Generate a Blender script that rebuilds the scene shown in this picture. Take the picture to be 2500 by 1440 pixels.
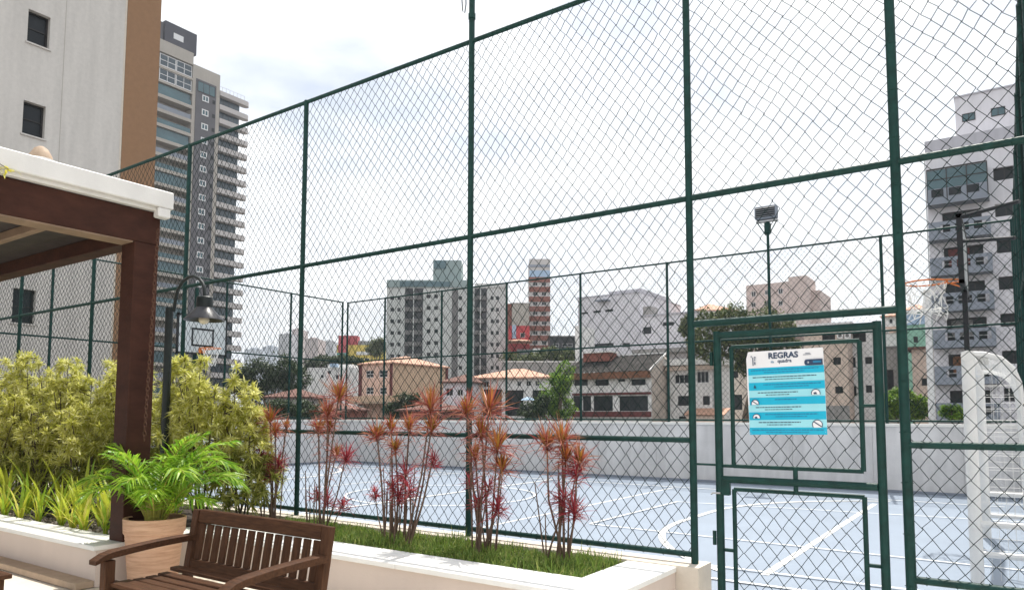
import bpy, math, random
import numpy as np
from mathutils import Vector, Matrix

for o in list(bpy.data.objects):
    bpy.data.objects.remove(o, do_unlink=True)
SC = bpy.context.scene
COL = SC.collection
RNG = np.random.default_rng(7)
random.seed(7)

# ------------------------------------------------------------------ camera
CAM_H = 1.42
FPX, PCX, PCY, PITCH, ROLL, YAW = 1760.963, 1233.562, 883.146, .0756, .0032, .6075
FW = np.array([-math.sin(YAW) * math.cos(PITCH), math.cos(YAW) * math.cos(PITCH), math.sin(PITCH)])
_r = np.array([math.cos(YAW), math.sin(YAW), 0.])
_u = np.cross(_r, FW)
RT = _r * math.cos(ROLL) + _u * math.sin(ROLL)
UP = -_r * math.sin(ROLL) + _u * math.cos(ROLL)
EYE = np.array([0, 0, CAM_H])
cam = bpy.data.cameras.new('camera')
cam.sensor_width = 36.0
cam.lens = 36.0 * FPX / 2500
cam.shift_x = (1250 - PCX) / 2500
cam.shift_y = (PCY - 720) / 2500
cam.clip_start = .05
cam.clip_end = 8000
camo = bpy.data.objects.new('camera', cam)
COL.objects.link(camo)
camo.matrix_world = Matrix(((RT[0], UP[0], -FW[0], EYE[0]), (RT[1], UP[1], -FW[1], EYE[1]),
                            (RT[2], UP[2], -FW[2], EYE[2]), (0, 0, 0, 1)))
SC.camera = camo

# ------------------------------------------------------------------ light and sky
SUN_EL, SUN_AZ = math.radians(66), math.radians(-9)      # azimuth from +Y towards +X
world = bpy.data.worlds.new('World')
SC.world = world
world.use_nodes = True
wn, wl = world.node_tree.nodes, world.node_tree.links
wn.clear()
w_out = wn.new('ShaderNodeOutputWorld')
w_bg = wn.new('ShaderNodeBackground')
w_sky = wn.new('ShaderNodeTexSky')
w_sky.sky_type = 'NISHITA'
w_sky.sun_disc = False
w_sky.sun_elevation = SUN_EL
w_sky.sun_rotation = SUN_AZ % (2 * math.pi)
w_sky.dust_density = 1.6
w_tc = wn.new('ShaderNodeTexCoord')
w_map = wn.new('ShaderNodeMapping')
w_map.inputs['Scale'].default_value = (1.5, 1.5, 3.6)
w_map.inputs['Location'].default_value = (.35, .1, .2)
w_n = wn.new('ShaderNodeTexNoise')
w_n.inputs['Scale'].default_value = 2.1
w_n.inputs['Detail'].default_value = 7
w_n.inputs['Roughness'].default_value = .52
w_rp = wn.new('ShaderNodeValToRGB')
w_rp.color_ramp.elements[0].position = .30
w_rp.color_ramp.elements[0].color = (.52, .52, .52, 1)
w_rp.color_ramp.elements[1].position = .50
w_rp.color_ramp.elements[1].color = (1, 1, 1, 1)
w_n2 = wn.new('ShaderNodeTexNoise')
w_n2.inputs['Scale'].default_value = 5.5
w_n2.inputs['Detail'].default_value = 8
w_rp2 = wn.new('ShaderNodeValToRGB')
w_rp2.color_ramp.elements[0].position = .3
w_rp2.color_ramp.elements[0].color = (7.3, 7.7, 8.3, 1)
w_rp2.color_ramp.elements[1].position = .62
w_rp2.color_ramp.elements[1].color = (9.6, 9.8, 10.0, 1)
w_mx = wn.new('ShaderNodeMix')
w_mx.data_type = 'RGBA'
wl.new(w_tc.outputs['Generated'], w_map.inputs['Vector'])
wl.new(w_map.outputs['Vector'], w_n.inputs['Vector'])
wl.new(w_map.outputs['Vector'], w_n2.inputs['Vector'])
wl.new(w_n.outputs['Fac'], w_rp.inputs['Fac'])
wl.new(w_n2.outputs['Fac'], w_rp2.inputs['Fac'])
wl.new(w_rp.outputs['Color'], w_mx.inputs['Factor'])
wl.new(w_sky.outputs['Color'], w_mx.inputs['A'])
wl.new(w_rp2.outputs['Color'], w_mx.inputs['B'])
wl.new(w_mx.outputs['Result'], w_bg.inputs['Color'])
w_bg.inputs['Strength'].default_value = .095
wl.new(w_bg.outputs['Background'], w_out.inputs['Surface'])

sun = bpy.data.lights.new('sun', 'SUN')
sun.energy = 3.9
sun.angle = math.radians(.55)
sun.color = (1, .955, .88)
suno = bpy.data.objects.new('sun', sun)
COL.objects.link(suno)
SUND = Vector((math.cos(SUN_EL) * math.sin(SUN_AZ), math.cos(SUN_EL) * math.cos(SUN_AZ), math.sin(SUN_EL)))
suno.rotation_euler = SUND.to_track_quat('Z', 'Y').to_euler()
suno.location = (0, 8, 30)

SC.view_settings.view_transform = 'Standard'
SC.view_settings.look = 'None'
SC.view_settings.exposure = .55
SC.view_settings.gamma = 1
SC.view_settings.use_curve_mapping = False

# ------------------------------------------------------------------ surveying helpers (photo pixel -> point on a real plane)
def ray(x, y):
    return FW + RT * (x - PCX) / FPX - UP * (y - PCY) / FPX
def onZ(x, y, z):
    d = ray(x, y); return EYE + d * (z - CAM_H) / d[2]
def onY(x, y, Y):
    d = ray(x, y); return EYE + d * Y / d[1]
def onX(x, y, X):
    d = ray(x, y); return EYE + d * X / d[0]
def atD(x, y, D):
    return EYE + ray(x, y) * D

# ------------------------------------------------------------------ materials
MATS = {}
def mat(name, col, rough=.6, var=.12, scale=6., bump=0., bscale=40., metal=0., spec=.4, stain=0., col2=None, stretch=None, island=None, transl=0.):
    """one procedural material; var: light/dark mottling, stain: large streaks, island: second colour picked per leaf"""
    if name in MATS:
        return MATS[name]
    m = bpy.data.materials.new(name)
    m.use_nodes = True
    nt = m.node_tree; n, l = nt.nodes, nt.links
    b = n['Principled BSDF']
    b.inputs['Roughness'].default_value = rough
    b.inputs['Metallic'].default_value = metal
    b.inputs['Specular IOR Level'].default_value = spec
    tc = n.new('ShaderNodeTexCoord')
    mp = n.new('ShaderNodeMapping')
    if stretch:
        mp.inputs['Scale'].default_value = stretch
    l.new(tc.outputs['Object'], mp.inputs['Vector'])
    nz = n.new('ShaderNodeTexNoise')
    nz.inputs['Scale'].default_value = scale
    nz.inputs['Detail'].default_value = 6
    nz.inputs['Roughness'].default_value = .6
    l.new(mp.outputs['Vector'], nz.inputs['Vector'])
    rp = n.new('ShaderNodeValToRGB')
    c = np.array(col, float)
    lo = np.clip(c * (1 - var), 0, 1) if col2 is None else np.array(col2, float)
    hi = np.clip(c * (1 + var), 0, 1)
    rp.color_ramp.elements[0].position = .3
    rp.color_ramp.elements[0].color = (*lo, 1)
    rp.color_ramp.elements[1].position = .7
    rp.color_ramp.elements[1].color = (*hi, 1)
    l.new(nz.outputs['Fac'], rp.inputs['Fac'])
    out = rp.outputs['Color']
    if stain:
        n2 = n.new('ShaderNodeTexNoise')
        n2.inputs['Scale'].default_value = 1.1
        n2.inputs['Detail'].default_value = 8
        m2 = n.new('ShaderNodeMapping')
        m2.inputs['Scale'].default_value = (3., 3., .35)
        l.new(tc.outputs['Object'], m2.inputs['Vector'])
        l.new(m2.outputs['Vector'], n2.inputs['Vector'])
        r2 = n.new('ShaderNodeValToRGB')
        r2.color_ramp.elements[0].position = .38
        r2.color_ramp.elements[0].color = (1 - stain,) * 3 + (1,)
        r2.color_ramp.elements[1].position = .6
        r2.color_ramp.elements[1].color = (1, 1, 1, 1)
        l.new(n2.outputs['Fac'], r2.inputs['Fac'])
        mu = n.new('ShaderNodeMix'); mu.data_type = 'RGBA'; mu.blend_type = 'MULTIPLY'
        mu.inputs['Factor'].default_value = 1
        l.new(out, mu.inputs['A']); l.new(r2.outputs['Color'], mu.inputs['B'])
        out = mu.outputs['Result']
    if island:
        g = n.new('ShaderNodeNewGeometry')
        r3 = n.new('ShaderNodeValToRGB')
        els = r3.color_ramp.elements
        cols = island
        els[0].position = 0; els[0].color = (*cols[0], 1)
        els[1].position = 1; els[1].color = (*cols[-1], 1)
        for i in range(1, len(cols) - 1):
            e = els.new(i / (len(cols) - 1)); e.color = (*cols[i], 1)
        l.new(g.outputs['Random Per Island'], r3.inputs['Fac'])
        mu = n.new('ShaderNodeMix'); mu.data_type = 'RGBA'
        mu.inputs['Factor'].default_value = .8
        l.new(out, mu.inputs['A']); l.new(r3.outputs['Color'], mu.inputs['B'])
        out = mu.outputs['Result']
    l.new(out, b.inputs['Base Color'])
    if bump:
        nb = n.new('ShaderNodeTexNoise')
        nb.inputs['Scale'].default_value = bscale
        nb.inputs['Detail'].default_value = 5
        l.new(mp.outputs['Vector'], nb.inputs['Vector'])
        bp = n.new('ShaderNodeBump')
        bp.inputs['Strength'].default_value = bump
        bp.inputs['Distance'].default_value = .02
        l.new(nb.outputs['Fac'], bp.inputs['Height'])
        l.new(bp.outputs['Normal'], b.inputs['Normal'])
    if transl:
        t = n.new('ShaderNodeBsdfTranslucent')
        l.new(out, t.inputs['Color'])
        ms = n.new('ShaderNodeMixShader')
        ms.inputs['Fac'].default_value = transl
        l.new(b.outputs['BSDF'], ms.inputs[1]); l.new(t.outputs['BSDF'], ms.inputs[2])
        l.new(ms.outputs['Shader'], n['Material Output'].inputs['Surface'])
    MATS[name] = m
    return m

M = {}
def defmats():
    M['green'] = mat('green fence paint', (.006, .038, .032), .5, .3, 14, .15, 90, spec=.25)
    M['wire'] = mat('green coated wire', (.007, .021, .019), .6, .2, 30, spec=.2)
    M['darkpole'] = mat('near black lamp paint', (.012, .018, .018), .45, .2, 10)
    M['black'] = mat('black painted steel', (.012, .013, .016), .45, .2, 10)
    M['shade'] = mat('charcoal enamel', (.028, .028, .034), .35, .2, 10)
    M['bulb'] = mat('pale bulb glass', (.75, .66, .52), .15, .05, 10)
    M['court'] = mat('pale blue court paint', (.255, .305, .375), .40, .06, 1.3, .06, 160, stain=0)
    M['line'] = mat('white court paint', (.80, .80, .78), .6, .05, 9)
    M['conc'] = mat('cast concrete', (.68, .66, .65), .85, .07, 2.5, .3, 30, stain=.2)
    M['cap'] = mat('pale concrete cap', (.76, .74, .70), .8, .06, 4, .2, 30)
    M['stone'] = mat('white stone coping', (.80, .79, .76), .55, .05, 5, .08, 30)
    M['plaster'] = mat('warm white plaster', (.64, .54, .475), .8, .03, 3, .12, 50, stain=.05)
    M['kerb'] = mat('cream kerb render', (.66, .59, .50), .8, .08, 6, .15, 40)
    M['deck'] = mat('cream deck tiles', (.70, .67, .60), .6, .05, 3, .08, 40)
    M['step'] = mat('tan stone skirting', (.42, .31, .22), .7, .15, 9, .15, 40)
    M['soil'] = mat('dark planting soil', (.05, .038, .028), .95, .4, 20, .5, 60)
    M['grass'] = mat('short green grass', (.085, .15, .03), .6, .3, 3, island=[(.08, .15, .02), (.16, .27, .04), (.28, .38, .07), (.38, .38, .12)], transl=.4)
    M['pebble'] = mat('pale bark and pebbles', (.38, .34, .29), .8, .4, 30, island=[(.07, .055, .045), (.30, .24, .19), (.55, .52, .47)])
    M['wood'] = mat('brown stained timber', (.066, .029, .014), .65, .4, 9, .25, 40, stretch=(1.2, 9, 9), stain=0, spec=.15)
    M['woody'] = mat('brown stained timber upright', (.066, .029, .014), .65, .4, 9, .25, 40, stretch=(9, 9, 1.2), spec=.15)
    M['perg'] = mat('dark brown painted beam', (.050, .019, .012), .6, .3, 5, .12, 30, stretch=(1, 1, 2), stain=0, spec=.15)
    M['rafter'] = mat('tan timber with painted light', (.24, .16, .105), .6, .2, 6)  # light caught by the rafters is put into this paler colour
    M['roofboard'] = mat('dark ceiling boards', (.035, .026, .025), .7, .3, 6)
    M['white'] = mat('white painted board', (.76, .74, .71), .55, .05, 4, .06, 30, stain=.08)
    M['rust'] = mat('rusty chain', (.10, .045, .026), .75, .35, 40, metal=.2)
    M['clay'] = mat('sandy terracotta', (.66, .42, .28), .8, .16, 4, .6, 16, stretch=(1, 1, 13), col2=(.52, .29, .18))
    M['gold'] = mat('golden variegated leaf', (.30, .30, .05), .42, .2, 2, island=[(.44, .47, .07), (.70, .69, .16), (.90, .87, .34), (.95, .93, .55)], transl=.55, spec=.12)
    M['golddark'] = mat('lower leaf with painted shade', (.16, .17, .03), .5, .2, 2, island=[(.20, .25, .045), (.42, .45, .11), (.70, .69, .26)], transl=.55, spec=.12)  # darker copy of the gold leaf, shade low in the hedge painted in
    M['twig'] = mat('grey brown twig', (.075, .058, .045), .85, .3, 20)
    M['cane'] = mat('ringed tan cane', (.145, .092, .066), .8, .35, 50, stretch=(1, 1, 6))
    M['red'] = mat('red edged leaf', (.50, .10, .08), .45, .2, 3, island=[(.17, .035, .035), (.33, .075, .062), (.46, .15, .10), (.36, .20, .07), (.60, .30, .24)], transl=.32)
    M['pinkleaf'] = mat('faded pink leaf', (.55, .26, .22), .5, .2, 3, island=[(.40, .12, .11), (.58, .26, .22), (.66, .40, .34)], transl=.4)
    M['redlow'] = mat('crimson leaf', (.36, .04, .06), .45, .2, 3, island=[(.18, .02, .03), (.36, .045, .06), (.50, .10, .11)], transl=.35)
    M['olive'] = mat('orange olive heart leaf', (.42, .20, .035), .45, .2, 3, island=[(.26, .19, .03), (.44, .22, .035), (.46, .13, .04)], transl=.3)
    M['palm'] = mat('bright palm leaf', (.19, .36, .025), .4, .2, 3, island=[(.10, .25, .02), (.26, .46, .03), (.46, .62, .07)], transl=.5)
    M['palmstem'] = mat('yellow green palm stem', (.33, .30, .06), .5, .3, 14, stretch=(1, 1, 4))
    M['tuft'] = mat('yellow green strap leaf', (.34, .40, .035), .4, .2, 4, island=[(.50, .60, .05), (.72, .74, .09)], transl=.42)
    M['tuft2'] = mat('lime strap leaf', (.15, .28, .025), .4, .2, 4, island=[(.26, .46, .04), (.46, .62, .06)], transl=.42)
    M['tuft3'] = mat('yellow strap leaf', (.56, .50, .07), .4, .2, 4, island=[(.74, .70, .10), (.84, .76, .20)], transl=.42)
    # buildings
    M['cream'] = mat('grey cream textured render', (.62, .585, .545), .9, .05, 8, .25, 60, stain=.09)
    M['brown'] = mat('tan brown band', (.29, .165, .090), .8, .06, 5, .1, 40)
    M['glass'] = mat('dark window glass', (.014, .018, .022), .3, .3, .6, spec=.25)
    M['teal'] = mat('teal tinted glass', (.05, .115, .135), .2, .3, .2, spec=.6)
    M['blue'] = mat('blue tinted glass', (.03, .055, .075), .2, .3, .2, spec=.6)
    M['wframe'] = mat('white window frame', (.72, .72, .72), .5, .03, 4)
    M['dframe'] = mat('dark bronze window frame', (.02, .018, .018), .45, .1, 4)
    M['tgrey'] = mat('tower charcoal tile', (.115, .112, .122), .75, .08, .6)
    M['tdark'] = mat('tower dark cladding', (.062, .062, .078), .7, .12, .4)
    M['tcream'] = mat('tower cream render', (.42, .385, .34), .85, .05, .5, stain=.05)
    M['twhite'] = mat('tower pale band', (.50, .47, .455), .85, .05, .5)
    M['apt'] = mat('greyish white render', (.60, .615, .59), .85, .06, .4, stain=.12)
    M['aptdk'] = mat('dark balcony recess', (.050, .052, .058), .7, .35, .8)
    M['aptgr'] = mat('grey stair strip', (.17, .165, .16), .8, .1, .5)
    M['aptgreen'] = mat('green grey parapet', (.26, .33, .325), .8, .08, .5)
    M['lilac'] = mat('lilac grey render', (.50, .49, .53), .85, .04, .4, stain=.08)
    M['lilacw'] = mat('pale lilac render', (.70, .68, .71), .85, .04, .4, stain=.06)
    M['slate'] = mat('slate blue parapet', (.24, .265, .31), .8, .06, .8)
    M['housew'] = mat('white house render', (.79, .775, .755), .85, .04, .6, stain=.14)
    M['housec'] = mat('cream gable render', (.70, .62, .55), .85, .05, .6, stain=.14)
    M['peach'] = mat('peach house render', (.72, .50, .40), .85, .05, .6, stain=.08)
    M['tanw'] = mat('tan blank wall', (.58, .42, .29), .85, .05, .6, stain=.08)
    M['beige'] = mat('pinkish beige render', (.66, .53, .44), .85, .05, .6, stain=.10)
    M['pink'] = mat('dusty pink render', (.60, .49, .45), .85, .05, .5, stain=.06)
    M['grey'] = mat('bare grey render', (.33, .315, .30), .9, .08, .6, stain=.18)
    M['maroon'] = mat('maroon band', (.13, .032, .03), .75, .15, 1)
    M['brickm'] = mat('brown brick', (.235, .085, .062), .85, .2, 2)
    M['ochre'] = mat('rust brown timber eave', (.19, .080, .040), .75, .2, 1.5)
    M['tile'] = mat('orange clay roof tile', (.56, .33, .235), .85, .22, 2.2, .6, 9, stretch=(1, 1, 1))
    M['tiled'] = mat('weathered red roof tile', (.15, .072, .055), .85, .25, 2.2, .6, 9)
    M['fibre'] = mat('weathered grey roof sheet', (.062, .057, .054), .95, .35, .8, spec=.1, stain=.2)
    M['tealhouse'] = mat('mint green render', (.25, .47, .36), .85, .05, .6, stain=.1)
    M['bluehouse'] = mat('sky blue render', (.34, .46, .60), .85, .05, .6)
    M['yellow'] = mat('yellow cladding', (.68, .52, .08), .7, .05, .4)
    M['redbox'] = mat('red cladding', (.45, .05, .06), .7, .08, .4)
    M['tealbox'] = mat('teal cladding', (.03, .27, .27), .7, .08, .4)
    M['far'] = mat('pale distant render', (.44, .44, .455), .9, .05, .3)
    M['farb'] = mat('distant render with painted haze', (.33, .38, .44), .9, .05, .2)  # blue of the far haze is put into the wall colour
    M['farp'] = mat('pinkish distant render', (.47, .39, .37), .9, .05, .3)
    M['bark'] = mat('grey tree bark', (.13, .095, .068), .9, .3, 2, .5, 6, stretch=(3, 3, .6))
    M['leafd'] = mat('dark tree leaf', (.035, .06, .022), .5, .2, .3, island=[(.018, .038, .014), (.05, .082, .028), (.10, .135, .05)], transl=.25)
    M['leafm'] = mat('olive tree leaf', (.085, .115, .03), .5, .2, .3, island=[(.03, .055, .014), (.10, .135, .035), (.22, .24, .075)], transl=.25)
    M['leafb'] = mat('bright tree leaf', (.12, .24, .025), .5, .2, .3, island=[(.05, .13, .015), (.18, .33, .03), (.36, .50, .06)], transl=.4)
    M['terrain'] = mat('city ground', (.10, .095, .085), .95, .3, .05)
    M['goal'] = mat('white goal paint', (.80, .79, .77), .45, .05, 9, .05, 30, stain=.06)
    M['net'] = mat('white net cord', (.78, .77, .74), .8, .05, 9)
    M['rim'] = mat('orange rim paint', (.62, .18, .035), .5, .2, 20)
    M['sheet'] = mat('printed white sheet', (.78, .77, .79), .4, .03, 3)
    M['cyan'] = mat('printed cyan', (.0, .40, .60), .4, .05, 6)
    M['pale'] = mat('printed pale blue', (.30, .66, .74), .4, .05, 6)
    M['navy'] = mat('printed navy', (.02, .045, .10), .4, .1, 6)
    M['ink'] = mat('printed mid blue', (.01, .17, .33), .4, .1, 6)
    M['metal'] = mat('galvanised steel', (.42, .42, .42), .4, .1, 20, metal=.8)
    M['lampblack'] = mat('black garden spotlight', (.02, .032, .036), .5, .2, 20)
    m = bpy.data.materials.new('clear acrylic board')
    m.use_nodes = True
    n, l = m.node_tree.nodes, m.node_tree.links
    b = n['Principled BSDF']; b.inputs['Base Color'].default_value = (.7, .74, .74, 1); b.inputs['Roughness'].default_value = .25
    tr = n.new('ShaderNodeBsdfTransparent'); ms = n.new('ShaderNodeMixShader'); ms.inputs['Fac'].default_value = .62
    l.new(tr.outputs[0], ms.inputs[1]); l.new(b.outputs[0], ms.inputs[2]); l.new(ms.outputs[0], n['Material Output'].inputs['Surface'])
    M['acrylic'] = m
defmats()

# ------------------------------------------------------------------ mesh and object helpers
class MB:
    def __init__(s):
        s.v = []; s.f = []; s.mi = []
    def box(s, x0, x1, y0, y1, z0, z1, mi=0):
        b = len(s.v)
        s.v += [(x0, y0, z0), (x1, y0, z0), (x1, y1, z0), (x0, y1, z0), (x0, y0, z1), (x1, y0, z1), (x1, y1, z1), (x0, y1, z1)]
        for q in ((0, 3, 2, 1), (4, 5, 6, 7), (0, 1, 5, 4), (1, 2, 6, 5), (2, 3, 7, 6), (3, 0, 4, 7)):
            s.f.append(tuple(b + i for i in q)); s.mi.append(mi)
        return s
    def bbox(s, x0, x1, y0, y1, z0, z1, c=.004, mi=0):
        """box with a small chamfer on the long vertical-section edges (all 12 edges)"""
        b = len(s.v)
        xs, ys, zs = (x0, x1), (y0, y1), (z0, z1)
        idx = {}
        for i in (0, 1):
            for j in (0, 1):
                for k in (0, 1):
                    sx, sy, sz = (1, -1)[i], (1, -1)[j], (1, -1)[k]
                    for a in range(3):
                        p = [xs[i] + sx * c, ys[j] + sy * c, zs[k] + sz * c]
                        p[a] = (xs[i], ys[j], zs[k])[a]
                        idx[i, j, k, a] = len(s.v); s.v.append(tuple(p))
        def F(*q):
            s.f.append(tuple(q)); s.mi.append(mi)
        for i in (0, 1):
            F(*[idx[i, j, k, 0] for j, k in ((0, 0), (1, 0), (1, 1), (0, 1))])
            F(*[idx[j, i, k, 1] for j, k in ((0, 0), (1, 0), (1, 1), (0, 1))])
            F(*[idx[j, k, i, 2] for j, k in ((0, 0), (1, 0), (1, 1), (0, 1))])
        for i in (0, 1):
            for j in (0, 1):
                F(idx[i, j, 0, 0], idx[i, j, 1, 0], idx[i, j, 1, 1], idx[i, j, 0, 1])
                F(idx[i, 0, j, 0], idx[i, 1, j, 0], idx[i, 1, j, 2], idx[i, 0, j, 2])
                F(idx[0, i, j, 1], idx[1, i, j, 1], idx[1, i, j, 2], idx[0, i, j, 2])
        for i in (0, 1):
            for j in (0, 1):
                for k in (0, 1):
                    F(idx[i, j, k, 0], idx[i, j, k, 1], idx[i, j, k, 2])
        return s
    def quad(s, a, b, c, d, mi=0):
        k = len(s.v); s.v += [tuple(a), tuple(b), tuple(c), tuple(d)]; s.f.append((k, k + 1, k + 2, k + 3)); s.mi.append(mi); return s
    def poly(s, pts, mi=0):
        k = len(s.v); s.v += [tuple(p) for p in pts]; s.f.append(tuple(range(k, k + len(pts)))); s.mi.append(mi); return s
    def tube(s, pts, r, n=8, caps=True, mi=0):
        pts = [Vector(p) for p in pts]
        rs = r if isinstance(r, (list, tuple)) else [r] * len(pts)
        b = len(s.v)
        t0 = (pts[1] - pts[0]).normalized()
        ref = Vector((0, 0, 1)) if abs(t0.z) < .9 else Vector((1, 0, 0))
        a = t0.cross(ref).normalized()
        for i, p in enumerate(pts):
            t = (pts[min(i + 1, len(pts) - 1)] - pts[max(i - 1, 0)]).normalized()
            a = (a - t * a.dot(t)).normalized()
            c = t.cross(a)
            for k in range(n):
                an = 2 * math.pi * k / n
                s.v.append(tuple(p + (a * math.cos(an) + c * math.sin(an)) * rs[i]))
        for i in range(len(pts) - 1):
            for k in range(n):
                k2 = (k + 1) % n
                s.f.append((b + i * n + k, b + i * n + k2, b + (i + 1) * n + k2, b + (i + 1) * n + k)); s.mi.append(mi)
        if caps:
            s.f.append(tuple(b + k for k in range(n))[::-1]); s.mi.append(mi)
            e = b + (len(pts) - 1) * n
            s.f.append(tuple(e + k for k in range(n))); s.mi.append(mi)
        return s
    def lathe(s, prof, n=24, cx=0, cy=0, mi=0):
        b = len(s.v)
        for r, z in prof:
            for k in range(n):
                a = 2 * math.pi * k / n
                s.v.append((cx + r * math.cos(a), cy + r * math.sin(a), z))
        for i in range(len(prof) - 1):
            for k in range(n):
                k2 = (k + 1) % n
                s.f.append((b + i * n + k, b + i * n + k2, b + (i + 1) * n + k2, b + (i + 1) * n + k)); s.mi.append(mi)
        return s
    def mesh(s, name, mats, smooth=False):
        m = bpy.data.meshes.new(name)
        m.from_pydata(s.v, [], s.f)
        for x in (mats if isinstance(mats, (list, tuple)) else [mats]):
            m.materials.append(x)
        if any(s.mi):
            m.polygons.foreach_set('material_index', s.mi)
        if smooth:
            m.polygons.foreach_set('use_smooth', [True] * len(s.f))
            try:
                m.set_sharp_from_angle(angle=math.radians(40))
            except Exception:
                pass
        return m
    def build(s, name, mats, parent=None, smooth=False, loc=None, rz=0):
        return link(name, s.mesh(name, mats, smooth), parent, loc, rz)

def link(name, data, parent=None, loc=None, rz=0, **kw):
    o = bpy.data.objects.new(name, data)
    COL.objects.link(o)
    if parent is not None:
        o.parent = parent
    if loc is not None:
        o.location = loc
    if rz:
        o.rotation_euler = (0, 0, rz)
    return o
def tag(o, label=None, cat=None, group=None, kind=None):
    if label: o['label'] = label
    if cat: o['category'] = cat
    if group: o['group'] = group
    if kind: o['kind'] = kind
    return o
def thing(name, label, cat, loc=(0, 0, 0), rz=0, group=None):
    o = link(name, None, None, loc, rz)
    o.empty_display_size = .2
    return tag(o, label, cat, group)
def npmesh(name, V, faces, mats):
    m = bpy.data.meshes.new(name)
    m.from_pydata(V.tolist() if hasattr(V, 'tolist') else V, [], faces.tolist() if hasattr(faces, 'tolist') else faces)
    for x in (mats if isinstance(mats, (list, tuple)) else [mats]):
        m.materials.append(x)
    return m
def leafmesh(name, P, Dr, L, W, droop, material, fold=0.):
    """many narrow pointed leaves: P base, Dr unit direction, L length, W half width"""
    P = np.asarray(P, float); Dr = np.asarray(Dr, float); N = len(P)
    L = np.broadcast_to(L, N)[:, None]; W = np.broadcast_to(W, N)[:, None]; droop = np.broadcast_to(droop, N)[:, None]
    up = np.array([0, 0, 1.])
    S = np.cross(Dr, up); S /= (np.linalg.norm(S, axis=1, keepdims=True) + 1e-6)
    tw = RNG.normal(0, .5, (N, 1))
    Nn = np.cross(S, Dr)
    S = S * np.cos(tw) + Nn * np.sin(tw)
    mid = P + Dr * L * .5 - up * droop * L * .22
    tip = P + Dr * L - up * droop * L * .9
    V = np.stack([P - S * W * .55, P + S * W * .55, mid - S * W, mid + S * W, tip], 1).reshape(-1, 3)
    b = (np.arange(N) * 5)[:, None]
    f1 = b + np.array([0, 1, 3, 2]); f2 = b + np.array([2, 3, 4])
    return npmesh(name, V, f1.tolist() + f2.tolist(), material)
def unit(v):
    return v / (np.linalg.norm(v, axis=-1, keepdims=True) + 1e-9)
ORD = ['first', 'second', 'third', 'fourth', 'fifth', 'sixth', 'seventh', 'eighth', 'ninth', 'tenth', 'eleventh', 'twelfth', 'thirteenth', 'fourteenth']

# ------------------------------------------------------------------ ground, court, deck
YN, YF, XL, XR = 5.25, 15.7, -17.13, .2
tag(MB().quad((-4000, -3000, -6), (3000, -3000, -6), (3000, 5000, -6), (-4000, 5000, -6)).build('ground', M['terrain']), kind='structure')
pod = MB()
pod.box(XL - .5, 6, -9, YF + .3, -6.2, -.05)
tag(pod.build('podium', M['conc']), kind='structure')
court = tag(MB().box(XL, XR + .6, YN + .12, YF, -.05, 0).build('court', M['court']), kind='structure')
deck = link('deck', None); tag(deck, kind='structure')
dm = MB().box(0, .795, 0, .795, 0, .045).mesh('deck_tile', M['deck'])
MB().box(XL - .4, 5.9, -8.9, YN + .12, -.05, -.006).build('deck_bed', M['kerb'], deck)
for i in range(-11, 3):
    for j in range(-2, 7):
        x, y = i * .8, j * .8 - .45
        if (x < -5.5 and y > 2.4) or (x < -1.95 and y + .8 > 4.0) or y + .8 > 5.37:
            continue
        t = link('deck_tile', dm, deck, (x, y, -.045))

def court_line(pts, w, z=.004, name='court_line'):
    m = MB()
    P = [Vector((p[0], p[1], 0)) for p in pts]
    L_, R_ = [], []
    for i, p in enumerate(P):
        t = (P[min(i + 1, len(P) - 1)] - P[max(i - 1, 0)]).normalized()
        nn = Vector((-t.y, t.x, 0)) * w / 2
        L_.append(p + nn); R_.append(p - nn)
    for i in range(len(P) - 1):
        m.quad((R_[i].x, R_[i].y, z), (R_[i + 1].x, R_[i + 1].y, z), (L_[i + 1].x, L_[i + 1].y, z), (L_[i].x, L_[i].y, z))
    return m.build(name, M['line'], court)
court_line([(-1.868, 6.80), (-1.868, 13.40)], .075, .004)
for s in (0,):
    arc = [(-.2 - 3.52 * math.sin(a), 9.6 - 3.52 * math.cos(a)) for a in np.linspace(.62, math.pi / 2, 16)]
    arc += [(-.2 - 3.52 * math.sin(a), 10.75 - 3.52 * math.cos(a)) for a in np.linspace(math.pi / 2, 2.7, 18)]
    court_line(arc, .08, .008)
court_line([(-4.6, 8.60), (.15, 8.38)], .035, .012)
court_line([(-4.6, 11.70), (.15, 12.25)], .035, .012)
court_line([(-4.6, 8.60), (-4.6, 11.70)], .035, .016)
court_line([(-16.6, 6.88), (-.1, 6.88)], .04, .016)
court_line([(-16.6, 14.1), (-.1, 14.1)], .05, .016)
court_line([(-16.6, 6.42), (-.1, 6.35)], .05, .012)
court_line([(-8.5, 6.4), (-8.5, 14.1)], .06, .012)
court_line([(-8.5 + 1.7 * math.cos(a), 10.2 + 1.7 * math.sin(a)) for a in np.linspace(0, 2 * math.pi, 48)], .035, .020)
court_line([(-16.9 + 3.5 * math.sin(a), 9.6 - 3.5 * math.cos(a)) for a in np.linspace(.3, 1.57, 14)] + [(-16.9 + 3.5 * math.sin(a), 10.75 - 3.5 * math.cos(a)) for a in np.linspace(1.57, 2.8, 14)], .08, .008)
court_line([(-5.6, 6.5), (-5.6, 14.0)], .04, .004)
court_line([(-11.4, 6.5), (-11.4, 14.0)], .04, .004)
court_line([(-16.6, 8.5), (-12.6, 8.5)], .035, .012)
court_line([(-16.6, 11.9), (-12.6, 11.9)], .035, .012)

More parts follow.
